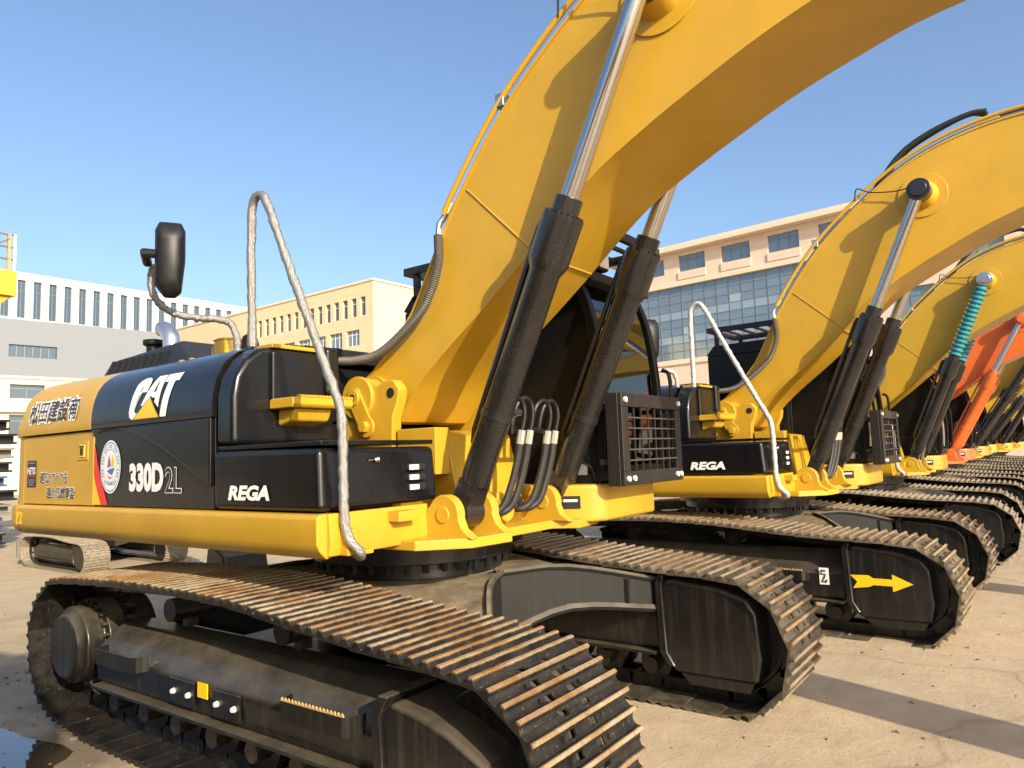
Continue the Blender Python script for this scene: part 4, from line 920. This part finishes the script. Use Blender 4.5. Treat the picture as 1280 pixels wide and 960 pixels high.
# crumbs of dry mud on the concrete
deb = MB(); rr = random.Random(11)
for i in range(420):
    if i < 150: x, y = rr.uniform(1.0, 4.5), rr.uniform(.2, 5.5)
    elif i < 300: x, y = rr.uniform(-4, -1), rr.uniform(-3.0, -.6)
    else: x, y = rr.uniform(-14, -3.8), rr.uniform(-3, 7)
    s = rr.choice((.006, .008, .01, .014, .02, .03 if i % 9 == 0 else .01))
    a = rr.uniform(0, 6.28); ca, sa = math.cos(a), math.sin(a)
    p = [(-1, -.6, 0), (1, -.8, 0), (.8, .7, 0), (-.9, .6, 0), (-.4, -.3, .7), (.5, -.3, .6), (.3, .3, .75), (-.5, .3, .6)]
    deb.hexa([(x+s*(u*ca-w*sa), y+s*(u*sa+w*ca), s*z) for u, w, z in p])
tag(deb.build('mud_crumbs', 'dirt_clod', smooth=0), 'dry mud crumbs scattered over the concrete yard', kind='stuff')

# ---------------------------------------------------------------- machines
M2X, M2Y = .80, 5.15
excavator('excavator', (0, 0, 0), 'large yellow excavator with kanji lettering, round emblem and silver foil-wrapped handrail', 2, 'yellow', 'shoe_dark', 'foil_wrap', 'full', slack=True)
excavator('excavator', (M2X, M2Y, -.03), 'yellow excavator with white-wrapped handrail and yellow arrow sticker on its track frame', 2, 'yellow', 'shoe_dusty', 'wrap_white', 'brand', ang=0.035, arrow=True, rz=-.03)
m3 = excavator('excavator', (1.15, 10.2, 0), 'yellow excavator with teal ribbed boots over its boom cylinder rods', 1, 'yellow_lemon', wrap='wrap_white', decals=None, ang=0.04, boot='boot_teal', guard=False, emblem='diamond')
m3.scale = (.97, .97, .97)
excavator('excavator', (1.25, 14.8, 0), 'orange excavator standing behind the yellow one with teal boots', 1, 'orange', wrap=None, decals=None, ang=-.06, cylm='orange', guard=False)
excavator('excavator', (1.3, 19.3, 0), 'yellow excavator with black ribbed cylinder boots beyond the orange one', 1, 'yellow_lemon', wrap='wrap_white', decals=None, ang=-.16, boot='boot_black', guard=False)
for k, nm in enumerate(('first', 'second', 'third')):
    excavator('excavator', (1.3+.3*k, 23.9+4.4*k, 0), 'distant yellow excavator, %s one past the machine with black boots' % nm, 0, 'yellow', wrap=None, decals=None, ang=(-.22, -.12, -.25)[k], guard=False, hoses=False)
excavator('excavator', (0.0, -5.42, 0), 'yellow excavator whose reflection shows in the black door of the lettered machine', 1, 'yellow', wrap=None, decals=None, ang=0.0, guard=False)
# small teal machine behind the first one
tm = excavator('compact_excavator', (-11.0, 2.72, 0), 'small teal excavator with dusty tracks behind the lettered yellow machine', 0, 'teal', wrap=None, decals=None, ang=-.35, guard=False, group='excavators behind the row', hoses=False)
tm.scale = (.56, .56, .56)
bl = MB().prism([(-2.55, .25), (-2.62, .55), (-2.60, .95), (-2.66, .95), (-2.70, .55), (-2.62, .25)], -1.72, 1.72).box(-2.55, -1.4, -.75, -.6, .4, .5).box(-2.55, -1.4, .6, .75, .4, .5).build('dozer_blade', 'grey_steel', tm)

# steel beams stacked at the far left
sk = empty('beam_stack', (-17.0, 0.2, 0)); tag(sk, 'stack of dark and blue steel beams behind the counterweight', 'steel stack')
for k in range(9):
    z = .12+k*.34; mt = ('dirty_black', 'blue_steel', 'grey_steel', 'dirty_black', 'blue_steel', 'dirty_black', 'grey_steel', 'dirty_black', 'satin_black')[k]
    for j in range(2):
        y1 = 2.72+random.uniform(-.12, .2); x = -.35+j*.75
        MB().box(x-.25, x+.25, -3.2, y1, z, z+.05).box(x-.04, x+.04, -3.2, y1, z+.05, z+.20).box(x-.25, x+.25, -3.2, y1, z+.20, z+.25).build('beam', mt, sk, smooth=0)
    if k < 8:
        for yy in (-2.2, 1.3): MB().box(-.75, .75, yy, yy+.12, z+.25, z+.34).build('spacer_timber', 'rust_tan', sk)
MB().box(-.75, .75, -2.2, -2.05, 0, .12).box(-.75, .75, 1.3, 1.45, 0, .12).build('spacer_timber', 'rust_tan', sk)
# yellow elevated platform with railing
pf = empty('access_platform', (-14.2, .9, 0)); tag(pf, 'bright yellow raised platform with a thin metal railing', 'platform')
MB().box(-1.2, .2, -3.0, 1.24, 5.66, 6.22).build('platform_deck', 'yellow_bright', pf, bevel=0.02)
MB().prism([(-3.0, 5.655), (1.16, 5.655), (.35, 4.85), (-3.0, 4.85)], -1.1, .1, 'x').build('platform_bracket', 'yellow', pf)
MB().box(-1.0, 0, -2.9, -2.1, 0, 4.85).build('platform_column', 'yellow_bright', pf, bevel=0.02)
for y in (1.20, .3, -.6, -1.5, -2.4): MB().cyl((.14, y, 6.21), (.14, y, 7.05), .03, n=8).build('railing_post', 'cream_decal', pf)
MB().box(.10, .16, 1.06, 1.12, 6.21, 7.05).build('railing_post', 'rust_tan', pf)
for z in (7.03, 6.75, 6.48): MB().cyl((.14, -3.0, z), (.14, 1.2, z), .022, n=8).build('railing_bar', 'grey_steel', pf)
for y in (-.9, .1): MB().cyl((.15, y, 6.24), (.15, y+1.0, 6.95), .02, n=8).build('railing_brace', 'grey_steel', pf)

# ---------------------------------------------------------------- buildings
def tile_mat(name, col, col2, mort, sx, sz, rough=0.7, msize=0.012):
    m, nt, b = newmat(name); setup(b, rough, 0, 0, 0.3)
    tc = N(nt, 'ShaderNodeTexCoord'); sp = N(nt, 'ShaderNodeSeparateXYZ'); nt.links.new(tc.outputs['Object'], sp.inputs[0])
    cb = N(nt, 'ShaderNodeCombineXYZ'); nt.links.new(math_(nt, 'ADD', sp.outputs[0], sp.outputs[1]), cb.inputs[0]); nt.links.new(sp.outputs[2], cb.inputs[1])
    br = N(nt, 'ShaderNodeTexBrick', offset=0.0, squash=1.0); br.inputs['Scale'].default_value = 1.0
    br.inputs['Brick Width'].default_value = sx; br.inputs['Row Height'].default_value = sz; br.inputs['Mortar Size'].default_value = msize; br.inputs['Bias'].default_value = 0
    br.inputs['Color1'].default_value = (*col, 1); br.inputs['Color2'].default_value = (*col2, 1); br.inputs['Mortar'].default_value = (*mort, 1)
    nt.links.new(cb.outputs[0], br.inputs['Vector'])
    n = noise(nt, coords(nt, (1, 1, .25)), 0.6, 6, 0.65)
    nt.links.new(mixc(nt, math_(nt, 'MULTIPLY', ramp(nt, n, [(0.4, 0.0), (0.8, 1.0)]), 0.25), br.outputs[0], tuple(c*.7 for c in col)), b.inputs['Base Color'])
tile_mat('beige_tile', (0.66, 0.53, 0.41), (0.63, 0.505, 0.39), (0.50, 0.39, 0.29), .95, .62)
tile_mat('cream_tile', (0.66, 0.52, 0.32), (0.62, 0.49, 0.30), (0.52, 0.40, 0.24), 1.2, .8)
simple('white_wall', (0.60, 0.57, 0.50), 0.8, var=0.05, scale=.5)
simple('stone_trim', (0.66, 0.54, 0.41), 0.75, var=0.08, scale=.8)
simple('grey_panel', (0.165, 0.182, 0.200), 0.7, var=0.06, scale=.4)
simple('cream_wall', (0.50, 0.45, 0.34), 0.8, var=0.06, scale=.5)
simple('mullion', (0.16, 0.19, 0.21), 0.5, 0.3)
simple('window_frame_white', (0.62, 0.60, 0.55), 0.6)
def pane_mat(name, col, rough=0.06, spec=0.9, var=.12):
    m, nt, b = newmat(name); setup(b, rough, 0.25, 0, spec)
    oi = N(nt, 'ShaderNodeObjectInfo'); n = noise(nt, coords(nt, (1, 1, 1)), .9, 3, .5)
    f = math_(nt, 'MULTIPLY', math_(nt, 'ADD', oi.outputs['Random'], n), .5)
    nt.links.new(mixc(nt, f, tuple(c*(1-var) for c in col), tuple(c*(1+var) for c in col)), b.inputs['Base Color'])
    bump(nt, b, noise(nt, coords(nt), .5, 2, .5), .03, .05)
pane_mat('pane_blue', (0.17, 0.235, 0.29)); pane_mat('pane_spandrel', (0.27, 0.345, 0.40), 0.15); pane_mat('pane_dark', (0.06, 0.09, 0.12)); pane_mat('pane_light', (0.34, 0.40, 0.44), .2)
BOXC = {}
def boxobj(name, x0, x1, y0, y1, z0, z1, mat, parent):
    key = (name, round(x1-x0, 3), round(y1-y0, 3), round(z1-z0, 3), mat)
    if key not in BOXC:
        BOXC[key] = MB().box(-(x1-x0)/2, (x1-x0)/2, -(y1-y0)/2, (y1-y0)/2, -(z1-z0)/2, (z1-z0)/2).mesh(name, 0); BOXC[key].materials.append(MATS[mat])
    o = bpy.data.objects.new(name, BOXC[key]); COL.objects.link(o); o.parent = parent; o.location = ((x0+x1)/2, (y0+y1)/2, (z0+z1)/2)
    return o
def facade(parent, mat, s0, s1, z0, z1, holes, th=.35, back=14, top=True):
    """wall sheet with real openings: strips between the holes (each hole x0,x1,z0,z1)"""
    mb = MB(); xs = sorted(set([s0, s1]+[h[0] for h in holes]+[h[1] for h in holes])); zs = sorted(set([z0, z1]+[h[2] for h in holes]+[h[3] for h in holes]))
    for i in range(len(zs)-1):
        run = None
        for j in range(len(xs)-1):
            cx, cz = (xs[j]+xs[j+1])/2, (zs[i]+zs[i+1])/2
            hole = any(h[0] < cx < h[1] and h[2] < cz < h[3] for h in holes)
            if hole:
                if run is not None: mb.box(run, xs[j], 0, th, zs[i], zs[i+1]); run = None
            elif run is None: run = xs[j]
        if run is not None: mb.box(run, xs[-1], 0, th, zs[i], zs[i+1])
    return mb.build('wall', mat, parent, smooth=0)
def window(parent, x0, x1, z0, z1, y=.22, mat='pane_blue', nx=2, fr='mullion', topbar=True):
    w = boxobj('window', x0, x1, y+.03, y+.06, z0, z1, mat, parent)
    def sub(nm, a, b, c, d):
        o = boxobj(nm, a-(x0+x1)/2, b-(x0+x1)/2, -.045, -.016, c-(z0+z1)/2, d-(z0+z1)/2, fr, w)
    for k in range(1, nx): xx = x0+k*(x1-x0)/nx; sub('mullion', xx-.03, xx+.03, z0, z1)
    if topbar: sub('transom', x0, x1, z1-(z1-z0)*.28-.03, z1-(z1-z0)*.28+.03)
    sub('window_sill', x0, x1, z0, z0+.06)
    return w
# long building with the glass front (right)
b4 = empty('office_building', (-28.81, 64.37, 0), math.radians(-5.18)); tag(b4, 'long beige tiled office building with blue glass front and row of attic windows', 'building')
holes = []; wins = []
for k in range(0, 10):
    x0 = -.4+4.6*k; a, b = (x0+.2, x0+3.1) if k else (.1, 2.75)
    holes.append((a, b, 19.55, 21.2)); wins.append((a, b, 19.55, 21.2))
for k in range(5):
    for (za, zb) in ((15.75, 17.6), (11.7, 14.3), (7.2, 9.8)):
        a = 24.1+4.9*k; holes.append((a, a+2.7, za, zb)); wins.append((a, a+2.7, za, zb))
GL = (-.6, 19.6, 10.7, 18.1); holes.append(GL)
facade(b4, 'beige_tile', -3.0, 50, 0, 21.6, holes, th=.5)
MB().box(-2.9, 49.9, .5, 15, 0, 21.5).build('building_core', 'beige_tile', b4, smooth=0)
cor = MB().box(-3.9, 51, -1.0, 15.5, 21.62, 21.95).build('cornice', 'stone_trim', b4, smooth=0)
MB().box(-3.7, 50.8, -.8, 15.3, 21.95, 22.25).build('parapet', 'stone_trim', cor, smooth=0)
MB().box(-3.05, 50, -.22, 0, 18.12, 18.5).box(-3.05, 50, -.12, 0, 18.5, 18.62).build('string_course', 'stone_trim', b4, smooth=0)
MB().box(-3.05, 22, -.15, 0, 10.2, 10.66).build('string_course', 'stone_trim', b4, smooth=0)
for (a, b, za, zb) in wins: window(b4, a, b, za, zb, .24, 'pane_blue', 3)
for k in range(0, 10):
    x0 = -.4+4.6*k; boxobj('window_apron', x0+.15, x0+3.15, -.10, -.001, 18.75, 19.5, 'beige_tile', b4) if k else None
nx, nz = 16, 9
cw = empty('curtain_wall', (0, 0, 0), 0, b4)
for i in range(nx):
    for j in range(nz):
        w = (GL[1]-GL[0])/nx; h = (GL[3]-GL[2])/nz; x = GL[0]+i*w; z = GL[2]+j*h
        boxobj('pane', x+.03, x+w-.03, .20, .24, z+.03, z+h-.03, 'pane_spandrel' if j in (2, 5) else ('pane_light' if (i*7+j*3) % 37 == 0 else 'pane_blue'), cw)
for i in range(nx+1):
    x = GL[0]+i*(GL[1]-GL[0])/nx; boxobj('mullion', x-.03, x+.03, .16, .26, GL[2], GL[3], 'mullion', cw)
for j in range(nz+1):
    z = GL[2]+j*(GL[3]-GL[2])/nz; boxobj('transom', GL[0], GL[1], .17, .255, z-.03, z+.03, 'mullion', cw)
# cream block in the middle
b3 = empty('factory_building', (-70.07, 35.53, 0), math.radians(-.97)); tag(b3, 'cream factory block with a row of narrow windows under a flat roof', 'building')
holes = [(15.3+1.09*k, 15.3+1.09*k+.62, 13.3, 14.85) for k in range(15)]; h2 = [(7.6+2.12*k, 7.6+2.12*k+1.6, 10.95, 12.25) for k in range(12)]; h2 = [h for h in h2 if h[1] < 32.0]
h3 = [(7.6+2.12*k, 7.6+2.12*k+1.6, 7.4, 8.9) for k in range(12)]; h3 = [h for h in h3 if h[1] < 32.0]
facade(b3, 'cream_tile', -8, 32.1, 0, 16, holes+h2+h3, th=.4)
MB().box(-7.9, 32.09, .4, 12, 0, 15.95).build('building_core', 'cream_tile', b3, smooth=0)
MB().box(-8.1, 32.2, -.08, 12.1, 15.98, 16.15).build('roof_coping', 'stone_trim', b3, smooth=0)
for h in holes: window(b3, *h, .16, 'pane_dark', 1, 'window_frame_white')
for h in h2+h3: window(b3, *h, .16, 'pane_blue', 3, 'window_frame_white')
# white block with tall window strips (left, far)
b1 = empty('office_block', (-87.66, 27.5, 0), math.radians(89.15)); tag(b1, 'white office block with tall narrow window strips beneath its roofline', 'building')
holes = [(-9.55+1.6*k, -9.55+1.6*k+.82, 19.0, 23.35) for k in range(25)]
facade(b1, 'white_wall', -12, 31.5, 0, 24, holes, th=.5)
MB().box(-11.9, 31.4, .5, 14, 0, 23.9).build('building_core', 'white_wall', b1, smooth=0)
for h in holes: window(b1, *h, .25, 'pane_dark', 2, 'mullion')
MB().box(-12.1, 31.6, -.1, 14, 24.0, 24.2).build('roof_coping', 'white_wall', b1, smooth=0)
# low grey block in front of it
b2 = empty('warehouse', (-61.9, 17.52, 0), math.radians(82.36)); tag(b2, 'grey clad warehouse with a band window above cream lower walls', 'building')
holes = [(.64, 4.0, 10.92, 11.95)]; lo = [(-6+3.4*k+.0, -6+3.4*k+2.4, 7.6, 8.75) for k in range(6)]; lo2 = [(-6+3.4*k, -6+3.4*k+2.8, 4.6, 6.3) for k in range(6)]
facade(b2, 'grey_panel', -20, 13, 9.45, 14, holes, th=.4)
facade(b2, 'cream_wall', -20, 13, 0, 9.44, lo+lo2, th=.5)
MB().box(-19.9, 12.9, .5, 14, 0, 13.9).build('building_core', 'grey_panel', b2, smooth=0)
for h in holes: window(b2, *h, .2, 'pane_dark', 6, 'mullion', False)
for h in lo+lo2: window(b2, *h, .3, 'pane_dark', 2, 'mullion')
MB().box(-20, 13, -.35, 0, 6.5, 6.8).box(-20, 13, -.12, 0, 9.2, 9.42).build('wall_ledge', 'cream_wall', b2, smooth=0)
